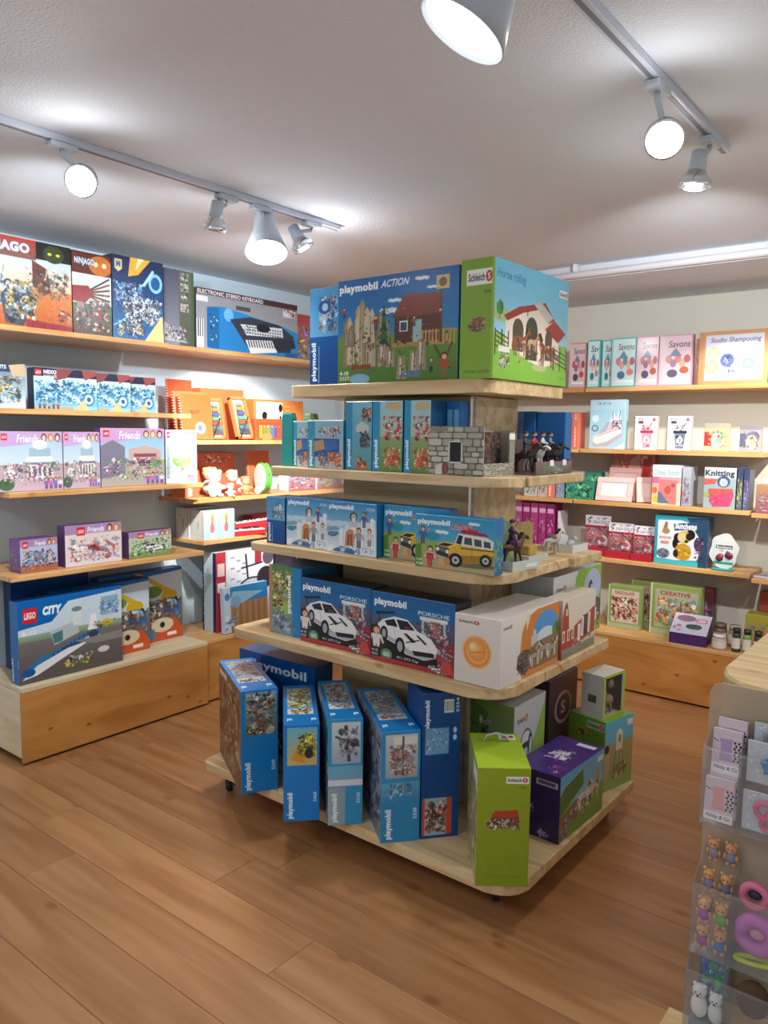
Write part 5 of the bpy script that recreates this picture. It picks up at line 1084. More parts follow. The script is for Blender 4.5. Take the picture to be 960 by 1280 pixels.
xylophone('toy xylophone in orange frame leaning sideways, nearer the shelf edge', (-3.42, 3.03, 1.4502), 90, 18, 1.08)
xylophone('toy xylophone in orange frame standing behind the leaning one', (-3.51, 2.90, 1.4482), 90, 9, 1.0)
LB(B_, 'plain orange carton behind the toy xylophones', -3.58, 2.84, 3.16, 1.445, .09, .295, {}, 'd0693c')
LB(B_, 'orange box with white panel of black music notes', -3.53, 3.20, 3.62, 1.445, .08, .245, {'front': art_music()}, 'd07a3c')
LB(B_, 'low red box printed with coloured xylophone bars', -3.41, 3.10, 3.40, 1.445, .07, .125, {'front': art_xylo()}, 'c84c2c')
# soft dolls
def doll(label, P, rz, cols, s=1.0, cat='soft toy', name='soft_doll'):
    t = empty(name, P, R(rz), label, cat, 'soft toys on the shelf of unit two')
    a, b, c = cols
    balls('body', [((0, 0, .045*s), .042*s, (1, .8, 1.05)), ((-.022*s, -.035*s, .012*s), .016*s, (1, 2.0, .75)), ((.024*s, -.035*s, .012*s), .016*s, (1, 2.0, .75)), ((-.045*s, -.01*s, .05*s), .013*s, (1.8, 1, 1)), ((.045*s, -.01*s, .055*s), .013*s, (1.8, 1, 1))], mat(a, .8), t)
    h = balls('head', [((0, -.004*s, .112*s), .036*s, (1, .95, 1))], mat(b, .8), t)
    balls('eye', [((-.012*s, -.036*s, .118*s), .004*s), ((.012*s, -.036*s, .118*s), .004*s)], mat((30, 24, 24), .3), h)
    balls('hair', [((0, .006*s, .124*s), .039*s, (1.05, .95, .85)), ((-.03*s, 0, .14*s), .014*s), ((.03*s, 0, .14*s), .014*s)], mat(c, .9), t)
    return t
doll('white fluffy soft toy at the left end of the doll shelf', (-3.45, 2.825, 1.1255), 70, ((240, 232, 226), (244, 236, 230), (246, 240, 236)), 1.0)
doll('soft doll in a pale pink dress with yellow hair', (-3.585, 2.90, 1.1255), 80, ((240, 200, 180), (242, 204, 176), (238, 210, 130)), 1.05)
doll('soft doll in a red dress with peach hair', (-3.475, 2.975, 1.1255), 95, ((214, 80, 60), (240, 190, 160), (236, 190, 150)), .95)
doll('orange soft toy sitting left of the tambourine', (-3.46, 3.065, 1.1255), 85, ((232, 140, 100), (236, 170, 130), (230, 130, 90)), .7)
doll('small cream soft toy at the front of the doll shelf', (-3.402, 2.90, 1.1255), 75, ((240, 222, 196), (244, 228, 206), (236, 214, 180)), .5)
balls('wooden_ball', [((0, 0, .024), .024)], mat((240, 224, 190), .4), None, (-3.405, 3.113, 1.1255)); tag(bpy.data.objects['wooden_ball'], 'pale wooden ball in front of the green tambourine', 'ball')
# tambourine
t = empty('tambourine', (-3.43, 3.175, 1.1315), R(-18), 'round green rimmed tambourine with white skin, standing on edge', 'tambourine')
lathe('rim', [(.082, -.018), (.09, -.018), (.09, .018), (.082, .018), (.082, -.018)], mat((96, 190, 70), .4), t, 36, (0, 0, .09), (R(90), 0, 0), False)
lathe('skin', [(0, .0165), (.083, .0165), (.083, .0195), (0, .0195)], mat((232, 232, 226), .5), t, 36, (0, 0, .09), (R(90), 0, 0), False)
for k in range(6):
    a = k*math.pi/3+.3; lathe('jingle', [(0, -.004), (.011, -.003), (.011, .003), (0, .004)], CH, t, 12, (.084*math.cos(a), 0, .09+.084*math.sin(a)), (R(90), 0, 0))
spiral_book('orange spiral notebook behind the green tambourine', -3.565, 3.19, 3.37, 1.125, .25, 2, 5)
LB(B_, 'wide orange carton at the back of the doll shelf', -3.645, 2.86, 3.14, 1.125, .05, .24, {'front': art_redstrip(0)}, 'c0603c')
LB(B_, 'small orange box at the left of the doll shelf', -3.50, 2.66, 2.76, 1.125, .12, .15, {'front': art_redstrip(0)}, 'd8784c')
for i in range(2):
    LB(B_, ['pink and white box on the doll shelf, seen left of the snow toy boxes', 'white and pink box on the doll shelf, beside the pink and white one'][i], -3.46, 3.42+i*.26, 3.66+i*.26, 1.125, .09, .14, {'front': art_misc(40+i, 'd8c4c8', 'b06a78')}, 'd8ccd0')
# pale cartons
t = LB(B_, 'pale blue carton printed with orange rockets, front of its stack', -3.402, 2.712, 2.93, .89, .12, .165, {'front': art_bluecarton(), 'left': art_palecarton()}, 'a8cfe0')
LB(B_, 'pale grey carton behind the rocket carton', -3.526, 2.706, 2.92, .89, .12, .172, {'left': art_palecarton(), 'front': art_palecarton()}, 'c8ccc8')
def toy_piano(label, P, rz, tilt=0, s=1.0):
    t = empty('toy_piano', P, R(rz), label, 'toy piano', 'red toy pianos on the left shelf'); M = (0, R(tilt), 0)
    box('case', (-.11*s, -.055*s, 0, .11*s, .055*s, .028*s), mat((200, 44, 48), .3), t, bevel=.003, rot=M)
    boxes('white_keys', [(-.1*s+k*.0205*s, -.05*s, .028*s, -.1*s+k*.0205*s+.0185*s, .01*s, .034*s) for k in range(10)], mat((240, 236, 234), .3), t, rot=M)
    boxes('black_keys', [(-.1*s+(k+.7)*.0205*s, -.022*s, .034*s, -.1*s+(k+.7)*.0205*s+.011*s, .01*s, .039*s) for k in (0, 1, 3, 4, 5, 7, 8)], mat((30, 26, 30), .3), t, rot=M)
    return t
toy_piano('red toy piano lying flat, bottom of the pile beside the rocket carton', (-3.45, 3.05, .8915), 80)
toy_piano('red toy piano lying on top of the lower one, tilted', (-3.485, 3.13, .9345), 62, -6)
LB(B_, 'red flat box at the back of the toy piano shelf', -3.57, 3.22, 3.5, .89, .09, .09, {}, 'b8383c')
# cabinet two
LB(B_, 'large white drum kit box with navy and red edges', -3.40, 2.79, 3.23, .352, .12, .46, {'front': art_drum_f(), 'left': art_drum_l()}, 'c0c8d0')
LB(B_, 'white and blue wooden toy box leaning before the drum kit box', -3.335, 2.80, 3.13, .352, .035, .26, {'front': art_woodtoy()}, 'b8ccd8', None, 3)
LB(B_, 'dark box behind the wheeled stand, next to the drum kit box', -3.41, 3.26, 3.7, .352, .12, .42, {'front': art_misc(90, '2c2a34', '6a5a5c')}, '2c2a34')

# ------------------------------------------------------------------ gondola, top tier
def FB(label, Y, X0, X1, z, d, h, faces, base, group=None, ang=0, name=B_, cat='toy box', lean=0):
    return carton(name, label, cat, (X0, Y, z+.0006), ang, X1-X0, d, h, faces, base, group, lean)
FB('blue toy box on its end at the left of the stand top', 2.215, -2.125, -1.972, 1.678, .30, .365, {'front': art_endpanel(0)}, BL3)
FB('large action toy box with rocky cliffs and brown hut', 2.20, -1.966, -1.432, 1.678, .12, .375, {'front': art_hut(), 'right': art_misc(62, BL, BL)}, BL3)
FB('green and sky blue horse stable box on the stand top', 2.20, -1.425, -1.297, 1.678, .54, .385, {'front': art_barn_l(), 'right': art_barn_r()}, '7fa82c')
# tier two
FB('police toy box with blue van, partly covered by its twin', 2.20, -2.20, -2.10, 1.36, .06, .18, {'front': art_police()}, '4a9cb4', 'police toy boxes on tier two')
FB('police toy box with blue van, in front on tier two', 2.165, -2.088, -1.906, 1.36, .06, .183, {'front': art_police()}, '4a9cb4', 'police toy boxes on tier two')
for i in range(2):
    b = empty('gift_bag', (-2.235+i*.035, 2.20+i*.09, 1.3605), R(8), ['teal scalloped gift bag at the left end of tier two', 'pale green scalloped gift bag behind the teal one'][i], 'bag')
    prism('bag_body', [(-.028, 0), (.028, 0), (.028, .19)]+[(.028-.007*k, .2+(.012 if k % 2 else 0)) for k in range(1, 8)]+[(-.028, .19)], 0, .03, mat([(40, 150, 150), (150, 180, 130)][i], .4), b, bevel=.002, axis='Y')
for i, (x0, x1, v) in enumerate(((-1.897, -1.773, 0), (-1.770, -1.635, 1), (-1.628, -1.516, 1))):
    FB(['tall blue toy box with grey winged figure, left of three', 'tall blue toy box with red knights, middle of three', 'tall blue toy box with red knights, beside the stone castle box'][i], 2.17, x0, x1, 1.36, .09, .25, {'front': art_tall(v)}, '1c5f94', 'tall blue toy boxes on tier two')
for i in range(3):
    FB(['narrow bright blue box behind the castle box, left one', 'narrow bright blue box behind the castle box, middle one', 'narrow bright blue box behind the castle box, right one'][i], 2.262, -1.638+i*.062, -1.58+i*.062, 1.36, .055, .25, {'front': art_bluebook(i % 2)}, '1470b8', 'narrow bright blue boxes behind the castle box')
# stone castle display
sc_ = empty('castle_display', (-1.512, 2.155, 1.3606), 0, 'grey stone-printed castle display box with a small window', 'display box')
carton('carton', None, None, (0, 0, 0), 0, .216, .006, .162, {'front': art_stone(0)}, 'b0ac9c', parent=sc_)
boxes('side_ledge', [(.21, .006, 0, .216, .20, .04), (.21, .17, .04, .216, .20, .145), (.136, .2, 0, .216, .206, .15), (.13, .10, .004, .136, .206, .15), (0, .006, 0, .21, .10, .004), (.13, .10, 0, .21, .2, .004)], mat((150, 148, 136), .6), sc_)
carton('back_print', None, None, (.17, .012, .0045), 90, .18, .004, .14, {'front': art_stonebg()}, '3a302c', parent=sc_)
carton('stone_ledge', None, None, (.2175, .004, 0), 90, .2, .0015, .042, {'front': art_stone(1)}, 'b0ac9c', parent=sc_)
boxes('window_recess', [(.086, -.0012, .045, .134, 0, .11)], mat((28, 30, 34), .6), sc_); boxes('window_frame', [(.083, -.003, .042, .088, 0, .113), (.132, -.003, .042, .137, 0, .113), (.083, -.003, .11, .137, 0, .114), (.083, -.003, .04, .137, 0, .046)], mat((216, 214, 204), .6), sc_)
boxes('price_tag', [(.2165, .165, .12, .2185, .2, .14)], mat((246, 246, 244), .4), sc_)

def horse_mesh(name, m):
    V = [(0, 0, .062), (.022, 0, .064), (-.022, 0, .064), (.036, 0, .075), (.046, 0, .092), (.06, 0, .09), (.07, 0, .08),
         (.024, .009, .045), (.026, .009, .022), (.026, .009, .002), (.024, -.009, .045), (.03, -.009, .026), (.034, -.009, .01),
         (-.03, .009, .045), (-.034, .009, .024), (-.03, .009, .002), (-.03, -.009, .045), (-.036, -.009, .024), (-.034, -.009, .002), (-.04, 0, .062), (-.05, 0, .04)]
    E_ = [(0, 1), (0, 2), (1, 3), (3, 4), (4, 5), (5, 6), (1, 7), (7, 8), (8, 9), (1, 10), (10, 11), (11, 12), (2, 13), (13, 14), (14, 15), (2, 16), (16, 17), (17, 18), (2, 19), (19, 20)]
    r = [.015, .015, .015, .0105, .008, .007, .005, .006, .0035, .004, .006, .0035, .004, .007, .0038, .004, .007, .0038, .004, .0035, .0045]
    return skin(name, V, E_, r, m, sub=1)
def make_horse(col, saddle, label, P, rz, s=1.0, rider=None, group=None, parent=None, name='toy_horse'):
    if parent is None: t = empty(name, P, R(rz), label, 'toy horse', group)
    else: t = empty(name, P, R(rz)); t.parent = parent
    t.scale = (s, s, s)
    b = horse_mesh('body', mat(col, .45)); b.parent = t
    boxes('mane', [(.026, -.003, .084, .034, .003, .096), (.034, -.003, .092, .046, .003, .103)], mat((30, 24, 22), .6), t)
    box('saddle', (-.012, -.0165, .062, .014, .0165, .082), mat(saddle, .5), t, bevel=.006)
    if rider:
        V = [(0, 0, .09), (0, 0, .112), (.0, 0, .125), (0, .014, .108), (.016, .014, .098), (0, -.014, .108), (.016, -.014, .098), (.006, .016, .078), (.004, .018, .06), (.006, -.016, .078), (.004, -.018, .06)]
        rd = skin('rider', V, [(0, 1), (1, 2), (1, 3), (3, 4), (1, 5), (5, 6), (0, 7), (7, 8), (0, 9), (9, 10)], [.009, .009, .005, .005, .004, .005, .004, .006, .005, .006, .005], mat(rider, .5), t, sub=1)
        balls('head', [((.001, 0, .134), .0085)], mat((222, 170, 130), .5), rd); balls('helmet', [((0, 0, .138), .0095, (1, 1, .75))], mat((50, 40, 60), .4), rd)
    return t
# knights display: tray with horses behind a printed ledge
kd = empty('knight_display', (-1.222, 2.375, 1.3606), R(90), 'open display tray with printed ledge holding knight horses', 'display box')
boxes('tray', [(0, 0, 0, .28, .004, .045), (0, .004, 0, .28, .14, .004), (0, .136, .004, .28, .14, .12), (.276, .004, .004, .28, .136, .05)], mat((110, 84, 88), .6), kd)
carton('printed_ledge', None, None, (0, -.0015, 0), 0, .28, .001, .045, {'front': art_misc(71, '8a6470', '5a4448')}, '7a5a60', parent=kd)
for x in (.1, .2): boxes('price_tag', [(x, -.004, .03, x+.028, -.002, .05)], mat((246, 246, 244), .4), kd)
for i, (y, col, sd, rd) in enumerate(((2.425, (52, 44, 42), (120, 50, 46), (60, 60, 70)), (2.49, (225, 222, 214), (110, 120, 90), (170, 60, 54)), (2.555, (34, 32, 34), (200, 200, 190), (206, 206, 210)), (2.615, (60, 50, 46), (140, 140, 120), (120, 120, 130)))):
    make_horse(col, sd, ['dark brown knight horse at the left end of the tray', 'white knight horse in the tray of dark horses', 'black knight horse with pale saddle in the tray', 'dark knight horse at the right end of the tray'][i], (-1.29, y, 1.3652), [12, -8, 5, 18][i], 1.0, rd, 'knight horses in the display tray')
FB('glossy blue box behind the knight horses, left one', 2.655, -1.47, -1.375, 1.36, .06, .225, {}, '1468b0', None)
FB('glossy blue box behind the knight horses, right one', 2.662, -1.37, -1.255, 1.36, .06, .222, {}, '1260a8', None)
# tier three
FB('blue toy box end panel at the far left of tier three', 2.125, -2.275, -2.172, 1.055, .12, .185, {'front': art_endpanel(1)}, BL3)
for i, (x0, x1, y) in enumerate(((-2.168, -1.945, 2.13), (-1.940, -1.702, 2.115))):
    FB(['snow expedition toy box with white ice wall, left of two', 'snow expedition toy box with white ice wall, right of two'][i], y, x0, x1, 1.055, .10, .19, {'front': art_arctic()}, '1f78b4', 'snow expedition toy boxes on tier three')
FB('yellow off-road car toy box, half hidden by its twin', 2.15, -1.698, -1.42, 1.055, .055, .19, {'front': art_jeep()}, '1c6cac', 'yellow off-road car toy boxes on tier three')
FB('yellow off-road car toy box, in full view on tier three', 2.088, -1.512, -1.206, 1.055, .055, .176, {'front': art_jeep(), 'right': art_misc(83, '1c74b8', '1c6cac')}, '1c6cac', 'yellow off-road car toy boxes on tier three')
def horse_tray(label, P, rz, w, d, back, bcol, horse=None):
    t = empty('figure_display', P, R(rz), label, 'display box')
    boxes('tray', [(0, 0, 0, w, .003, .032), (0, .003, 0, .003, d, .03), (w-.003, .003, 0, w, d, .02), (.003, .003, 0, w-.003, d, .003)], mat((206, 212, 204), .5), t)
    prism('backdrop', [(0, 0), (w, 0), (w, back*.55), (w*.9, back*.8), (w*.55, back), (w*.2, back*.86), (0, back*.5)], d-.005, d-.001, mat(bcol, .5, noise=.35), t, bevel=0, axis='Y')
    boxes('label_strip', [(w*.5, -.0008, .008, w*.92, 0, .02)], mat((240, 240, 238), .5), t)
    return t
horse_tray('open card display with green backdrop holding the brown horse and rider', (-1.200, 2.195, 1.0556), 80, .14, .115, .165, (150, 176, 130))
make_horse((84, 46, 28), (60, 40, 70), 'brown toy horse with purple-clad rider on a card display', (-1.246, 2.268, 1.0590), 72, 1.1, (90, 40, 90))
t = empty('figure_display', (-1.25, 2.40, 1.0556), R(86), 'open card display with yellow meadow backdrop on tier three', 'display box')
boxes('tray', [(0, 0, 0, .13, .07, .02)], mat((196, 200, 188), .5), t)
prism('backdrop', [(0, 0), (.13, 0), (.13, .12), (.1, .135), (.03, .13), (0, .11)], .066, .07, mat((206, 180, 110), .5, noise=.3), t, bevel=0, axis='Y', loc=(0, 0, .0))
boxes('feed_bale', [(.02, .01, .02, .075, .045, .055)], mat((214, 176, 84), .6, noise=.3), t, bevel=.004)
make_horse((188, 182, 170), (120, 100, 90), 'small grey toy horse before the yellow meadow display', (-1.262, 2.60, 1.0556), 75, .95, None)
t = empty('figure_display', (-1.225, 2.70, 1.0556), R(86), 'low white card tray with tiny animals at the right end of tier three', 'display box')
boxes('tray', [(0, 0, 0, .12, .003, .03), (0, .003, 0, .12, .09, .003), (0, .003, .003, .003, .09, .03), (.117, .003, .003, .12, .09, .03), (0, .087, .003, .12, .09, .05)], mat((220, 220, 216), .5), t)
balls('animal', [((.04, .03, .03), .02, (1.3, .7, .8)), ((.07, .03, .045), .011), ((.09, .05, .028), .016, (1.2, .7, .8))], mat((190, 186, 184), .6), t)
# tier four
FB('safari toy box with yellow parrots, title reading downwards', 2.09, -2.225, -2.045, .706, .20, .27, {'front': art_zoo(), 'right': art_misc(87, '2a6a8c', '1f5f80')}, '1f78ac')
for i, (x0, y) in enumerate(((-2.037, 2.075), (-1.678, 2.062))):
    FB(['white race car toy box, left of two on tier four', 'white race car toy box, right of two on tier four'][i], y, x0, x0+.348, .706, .10, .245, {'front': art_porsche()}, '1a1c24', 'white race car toy boxes on tier four')
FB('dark toy box seen above the safari box', 2.36, -2.37, -2.10, .706, .30, .305, {'front': art_misc(88, '3a3c48', '6a4c50', 'Karate')}, '242834')
d = FB('long white animal box with an orange globe on its end', 2.055, -1.326, -1.157, .706, .405, .222, {'front': art_desert_f(), 'right': art_desert_r()}, 'd4cfc8', name='animal_box')
FB('small box printed as a red barn, behind the globe box', 2.478, -1.226, -1.152, .706, .285, .215, {'right': art_redbarn(), 'front': art_misc(89, 'e6dccc', 'b04434')}, 'dccfbc', name='animal_box')
FB('grey and green horse box at the right rear of tier four', 2.575, -1.41, -1.237, .706, .44, .272, {'front': art_plain('Schleich (S)', 'c8ccca', '4a4444'), 'right': art_green_r()}, 'a8b0ac', name='animal_box')

# ------------------------------------------------------------------ gondola, bottom tier
def turned(label, P, ang, w, ln, h, v, num, z=.14, group='blue toy boxes turned end-out on the bottom tier'):
    t = carton(B_, label, 'toy box', (P[0], P[1], z+.0006), ang, w, ln, h, {'front': art_spine(v, True, num), 'left': art_long(v), 'top': art_top(v)}, BL, group, rough=.3)
    return t
turned('turned blue toy box with brown picture side, leftmost on the bottom tier', (-2.130, 1.857), 61, .142, .42, .397, 0, '5249')
turned('turned blue toy box with yellow digger on its end', (-1.862, 1.815), 46, .125, .42, .35, 1, '5468')
turned('turned pale blue toy box with white stripe round its end', (-1.725, 1.894), 48, .121, .42, .38, 2, '5338')
turned('turned blue toy box with wide shop window picture on its end', (-1.511, 1.919), 51, .133, .44, .383, 3, '5338')
carton(B_, 'tallest blue toy box with barcode and orange picture, under tier four', 'toy box', (-1.425, 2.026, .1406), 51, .132, .20, .505, {'front': art_spine(4)}, BL3, 'blue toy boxes turned end-out on the bottom tier', rough=.3)
FB('wide blue toy box lying behind the turned boxes at left', 2.205, -2.535, -2.085, .14, .11, .415, {'front': art_misc(92, BL3, '2a5a80', 'playmobil')}, '1a5080')
green = carton('animal_box', 'tall lime green barn box at the front corner of the bottom tier', 'toy box', (-1.141, 1.913, .1406), 37.5, .158, .27, .372, {'front': art_greenspine(), 'left': art_greenleft(), 'top': art_greentop()}, '8aa82c')
tube('carry_handle', [(.04, .2, .372), (.05, .2, .392), (.08, .2, .4), (.11, .2, .392), (.12, .2, .372)], .004, mat((180, 184, 176), .3), green, 6)
carton('animal_box', 'dark purple horse carriage box on the bottom tier', 'toy box', (-1.228, 2.296, .1406), -2, .178, .335, .232, {'front': art_purple_f(), 'right': art_purple_r(), 'top': art_purple_t()}, '3a2468')
carton('animal_box', 'grey white box with a round horse badge behind the purple box', 'toy box', (-1.425, 2.335, .1406), 0, .172, .24, .41, {'right': art_whiteschl(), 'front': art_whiteleft()}, 'b4b8b8')
carton('animal_box', 'dark brown box with a ring mark, between badge box and sky blue box', 'toy box', (-1.40, 2.62, .1406), 0, .14, .25, .43, {'right': art_circle(), 'front': art_circle()}, '3a2c30')
carton('animal_box', 'green and sky blue water tower box on the bottom tier', 'toy box', (-1.252, 2.785, .1406), -13, .17, .185, .276, {'front': art_mid_f(), 'right': art_mid_r()}, '7aa43c')
# little window box on top
wb = empty('animal_box', (-1.20, 2.775, .4175), R(-10), 'small white window box with a donkey figure, on the sky blue box', 'toy box')
boxes('carton', [(0, 0, 0, .096, .004, .170), (0, .146, 0, .096, .15, .170), (0, .004, 0, .004, .146, .17), (.004, .004, 0, .096, .146, .004), (.004, .004, .166, .096, .146, .17), (.092, .004, .004, .096, .016, .166), (.092, .134, .004, .096, .146, .166)], mat((206, 206, 198), .45), wb)
boxes('window_rim', [(.096, .0, .0, .0975, .012, .17), (.096, .138, 0, .0975, .15, .17), (.096, .012, .16, .0975, .138, .17), (.096, .012, 0, .0975, .138, .012)], mat((170, 190, 60), .45), wb)
boxes('inner_card', [(.006, .006, .005, .02, .144, .165), (.02, .006, .005, .09, .010, .165), (.02, .14, .005, .09, .144, .165), (.02, .01, .155, .09, .14, .165)], mat((58, 40, 44), .7), wb)
balls('donkey_figure', [((.068, .075, .06), .024, (.8, 1.3, .9)), ((.07, .045, .09), .014, (.8, 1, 1.3)), ((.07, .06, .025), .007, (1, 1, 3)), ((.07, .095, .025), .007, (1, 1, 3)), ((.06, .105, .115), .018, (.7, 1, 1.1))], mat((150, 124, 96), .6), wb)
link('window_film', (lambda b: ([b.verts.new(p) for p in ((.0945, .013, .011), (.0945, .137, .011), (.0945, .137, .161), (.0945, .013, .161))], b.faces.new(list(b.verts)), finish(b, 'window_film', FILM))[2])(bmesh.new()), wb)
boxes('side_picture', [(.03, -.0008, .06, .066, 0, .09)], mat((110, 112, 108), .5, noise=.5), wb)
# ------------------------------------------------------------------ back wall shelves (fronts look along -Y)
def WB(label, X0, X1, z, h, art, base, d=.05, Y=4.515, name='craft_kit', cat='craft kit', group=None, lean=0, ang=0, side=None):
    f = {'front': art}
    if side: f['right'] = side
    return carton(name, label, cat, (X0, Y, z+.0006), ang, X1-X0, d, h, f, base, group, lean)
Z1, Z2, Z3, Z4, Z5 = 1.785, 1.416, 1.10, .755, .335
WB('rosy soap kit at the left end, touching the green barn box in view', -2.118, -2.012, Z1, .275, art_soap(2, 'Savon'), 'c08a80')
for i, (x0, x1, y) in enumerate(((-2.005, -1.905, 4.53), (-1.935, -1.80, 4.56), (-1.848, -1.700, 4.515))):
    WB(['teal soap kit, left of three', 'teal soap kit, middle of three', 'teal soap kit, right of three'][i], [-2.005, -1.925, -1.848][i], [-1.928, -1.852, -1.700][i], Z1, .287, art_soap(0, 'Savons' if i == 2 else 'Sav'), '58aca8', group='teal soap kits on the top back shelf', Y=y)
for i, (x0, x1) in enumerate(((-1.697, -1.567), (-1.563, -1.38))):
    WB(['pink soap kit, left of two', 'pink soap kit, right of two'][i], x0, x1, Z1, .285, art_soap(1, 'Savons'), 'c890a4', group='pink soap kits on the top back shelf')
WB('wooden crate kit with shampoo picture, right on the top back shelf', -1.343, -.985, Z1, .287, art_studio(), 'b98554', .16)
WB('orange wooden box peeking behind the pink soap kit', -1.372, -1.35, Z1, .26, art_misc(3, 'b8784c', 'c8885c'), 'b8784c', .12, 4.56)
WB('orange wooden crate cut by the right picture edge', -.975, -.85, Z1, .27, art_misc(2, 'c08a58', 'b07848'), 'b07848', .12)
# second shelf
for i in range(4):
    WB('red and orange upright box, %s of four behind the knight horses' % ['first', 'second', 'third', 'last'][i], -2.185+i*.037, -2.150+i*.037, Z2, .222, art_redstrip(i % 2), 'd8705c', .1, group='red orange upright boxes on the second back shelf')
WB('tall pale blue box with striped high-top sneaker', -1.968, -1.748, Z2, .295, art_shoe(), '9cc0d0')
for i, (x0, x1) in enumerate(((-1.690, -1.557), (-1.500, -1.365))):
    WB(['small white card box with red drink glass', 'small white card box with dark drink glass'][i], x0, x1, Z2, .196, art_drink(i), 'c8b8bc', .04)
WB('small yellow green blister card, second from right on its shelf', -1.291, -1.160, Z2, .155, art_kitcard(0), 'b8ae88', .03, name='blister_card')
WB('small grey violet blister card at the right of the second shelf', -1.105, -.995, Z2, .145, art_kitcard(1), '9a929c', .03, name='blister_card')
# third shelf
WB('row of pale and orange books left on the third back shelf, first', -2.40, -2.31, Z3, .19, art_misc(31, 'a8c0b0', 'c8c8b8'), 'b8c8b8', .1, group=None)
WB('pale book next to the orange one on the third back shelf', -2.305, -2.24, Z3, .2, art_misc(32, 'd8d0c4', 'c8b0a0'), 'd0c8bc', .1)
WB('orange upright book on the third back shelf', -2.235, -2.185, Z3, .21, art_redstrip(1), 'd8805c', .1)
WB('dark blue upright box left of the green blocks', -2.178, -2.12, Z3, .18, art_misc(33, '4a5a78', '8a9cb0'), '4a5a70', .1)
WB('green and teal block box beside the pink frames', -2.111, -1.93, Z3, .115, art_green_kit(), '2f7f6c', .08)
WB('green block box lying behind the first one', -2.03, -1.92, Z3, .17, art_green_kit(), '3a7f64', .06, 4.61)
WB('dark red hearts box high behind the pink frames', -1.888, -1.615, Z3, .288, art_redhearts(), 'b85a50', .06, 4.68)
def photo_frame(label, P, rz, lean, w, h, col, inner):
    t = empty('picture_frame', (P[0], P[1], P[2]+.004), R(rz), label, 'picture frame', 'pale pink picture frames on the third back shelf'); M = (R(-lean), 0, 0); b = .032
    for q in ((0, 0, w, b), (0, h-b, w, h), (0, b, b, h-b), (w-b, b, w, h-b)): boxes('frame_side', [(q[0], 0, q[1], q[2], .012, q[3])], mat(col, .4), t, bevel=.002, rot=M)
    boxes('mount', [(b, .005, b, w-b, .009, h-b)], mat(inner, .5), t, rot=M); return t
photo_frame('pale pink picture frame at the front of its group', (-1.915, 4.515, Z3+.0006), 0, 14, .225, .145, (240, 196, 190), (246, 226, 226))
photo_frame('pale pink picture frame standing upright behind the front one', (-1.875, 4.60, Z3+.0006), 0, 8, .20, .20, (238, 186, 176), (240, 210, 204))
photo_frame('narrow pale pink picture frame right of the front one', (-1.66, 4.53, Z3+.0006), 40, 8, .11, .15, (240, 190, 184), (244, 214, 208))
WB('cross stitch kit with pink heart pouch picture', -1.569, -1.405, Z3, .232, art_cross(), 'd0ccd0', .14, side=art_misc(44, 'c8c8d4', 'a8b0c0'))
WB('pale tall book directly right of the cross stitch kit', -1.398, -1.352, Z3, .225, art_misc(45, 'b8bcc8', 'a0a8b4'), 'b0b4c0', .13)
WB('knitting kit with pink knitted bag picture', -1.278, -1.11, Z3, .228, art_knit(), '6a7488', .12)
for i in range(2): WB(['dark slim book against the knitting kit', 'slate slim book beside the dark slim book'][i], -1.104+i*.033, -1.075+i*.033, Z3, .235-.01*i, art_misc(46+i, '3a4464', '5a6070'), '3a4460', .12)
WB('wooden-look boxed kit right of the knitting kit at the picture edge', -1.005, -.85, 1.09, .155, art_misc(48, 'b08460', '8a5c6c'), 'b08458', .1)
# fourth shelf
for i in range(5):
    WB('magenta upright book, %s of five behind the horse displays' % ['first', 'second', 'third', 'fourth', 'last'][i], -2.47+i*.057, -2.418+i*.057, Z4, .30, art_mag(i % 3), '8a2460', .12, 4.53, 'book', 'book', 'magenta upright books on the fourth back shelf')
WB('white leaning booklet at the right of the magenta books', -2.17, -2.155, Z4, .26, art_misc(50, 'd8c8d4', 'c8b8c0'), 'd8ccd4', .12, 4.54, 'book', 'book')
def pack(label, X0, X1, h, Y):
    w = X1-X0; t = empty('doll_pack', ((X0+X1)/2, Y, Z4+.0006), 0, label, 'toy pack', 'red and white doll packs on the fourth back shelf')
    carton('backing_card', None, None, (-w/2, .012, 0), 0, w, .003, h, {'front': art_dollpack()}, 'b02838', parent=t)
    bm = bmesh.new(); bm_box(bm, -w*.46, -.028, .002, w*.46, .0115, h*.68); me = finish(bm, 'blister', FILM, bevel=.014, seg=2); link('blister', me, t)
    balls('doll_charm', [((-w*.2, -.006, h*.4), .013), ((w*.12, -.008, h*.46), .015), ((w*.22, -.006, h*.25), .013), ((-.0, -.01, h*.22), .014)], mat((206, 70, 76), .4, noise=.4), t)
    bm = bmesh.new(); bm_box(bm, -w*.5, -.034, 0, w*.5, -.029, h*.2); link('tray_lip', finish(bm, 'tray_lip', mat((180, 36, 52), .35), bevel=.002), t)
    return t
pack('red and white doll pack, leftmost and widest of three', -2.012, -1.845, .243, 4.60)
pack('red and white doll pack, middle of three', -1.842, -1.685, .213, 4.56)
pack('red and white doll pack, right of three beside the plush dog box', -1.678, -1.555, .207, 4.55)
b = carton('craft_kit', 'large teal box with yellow and black plush dog picture', 'craft kit', (-1.545, 4.53, Z4+.0006), 0, .30, .11, .285, {'front': art_plush(), 'right': art_misc(52, '2c4a68', '4a5c7c')}, '2f8a9c')
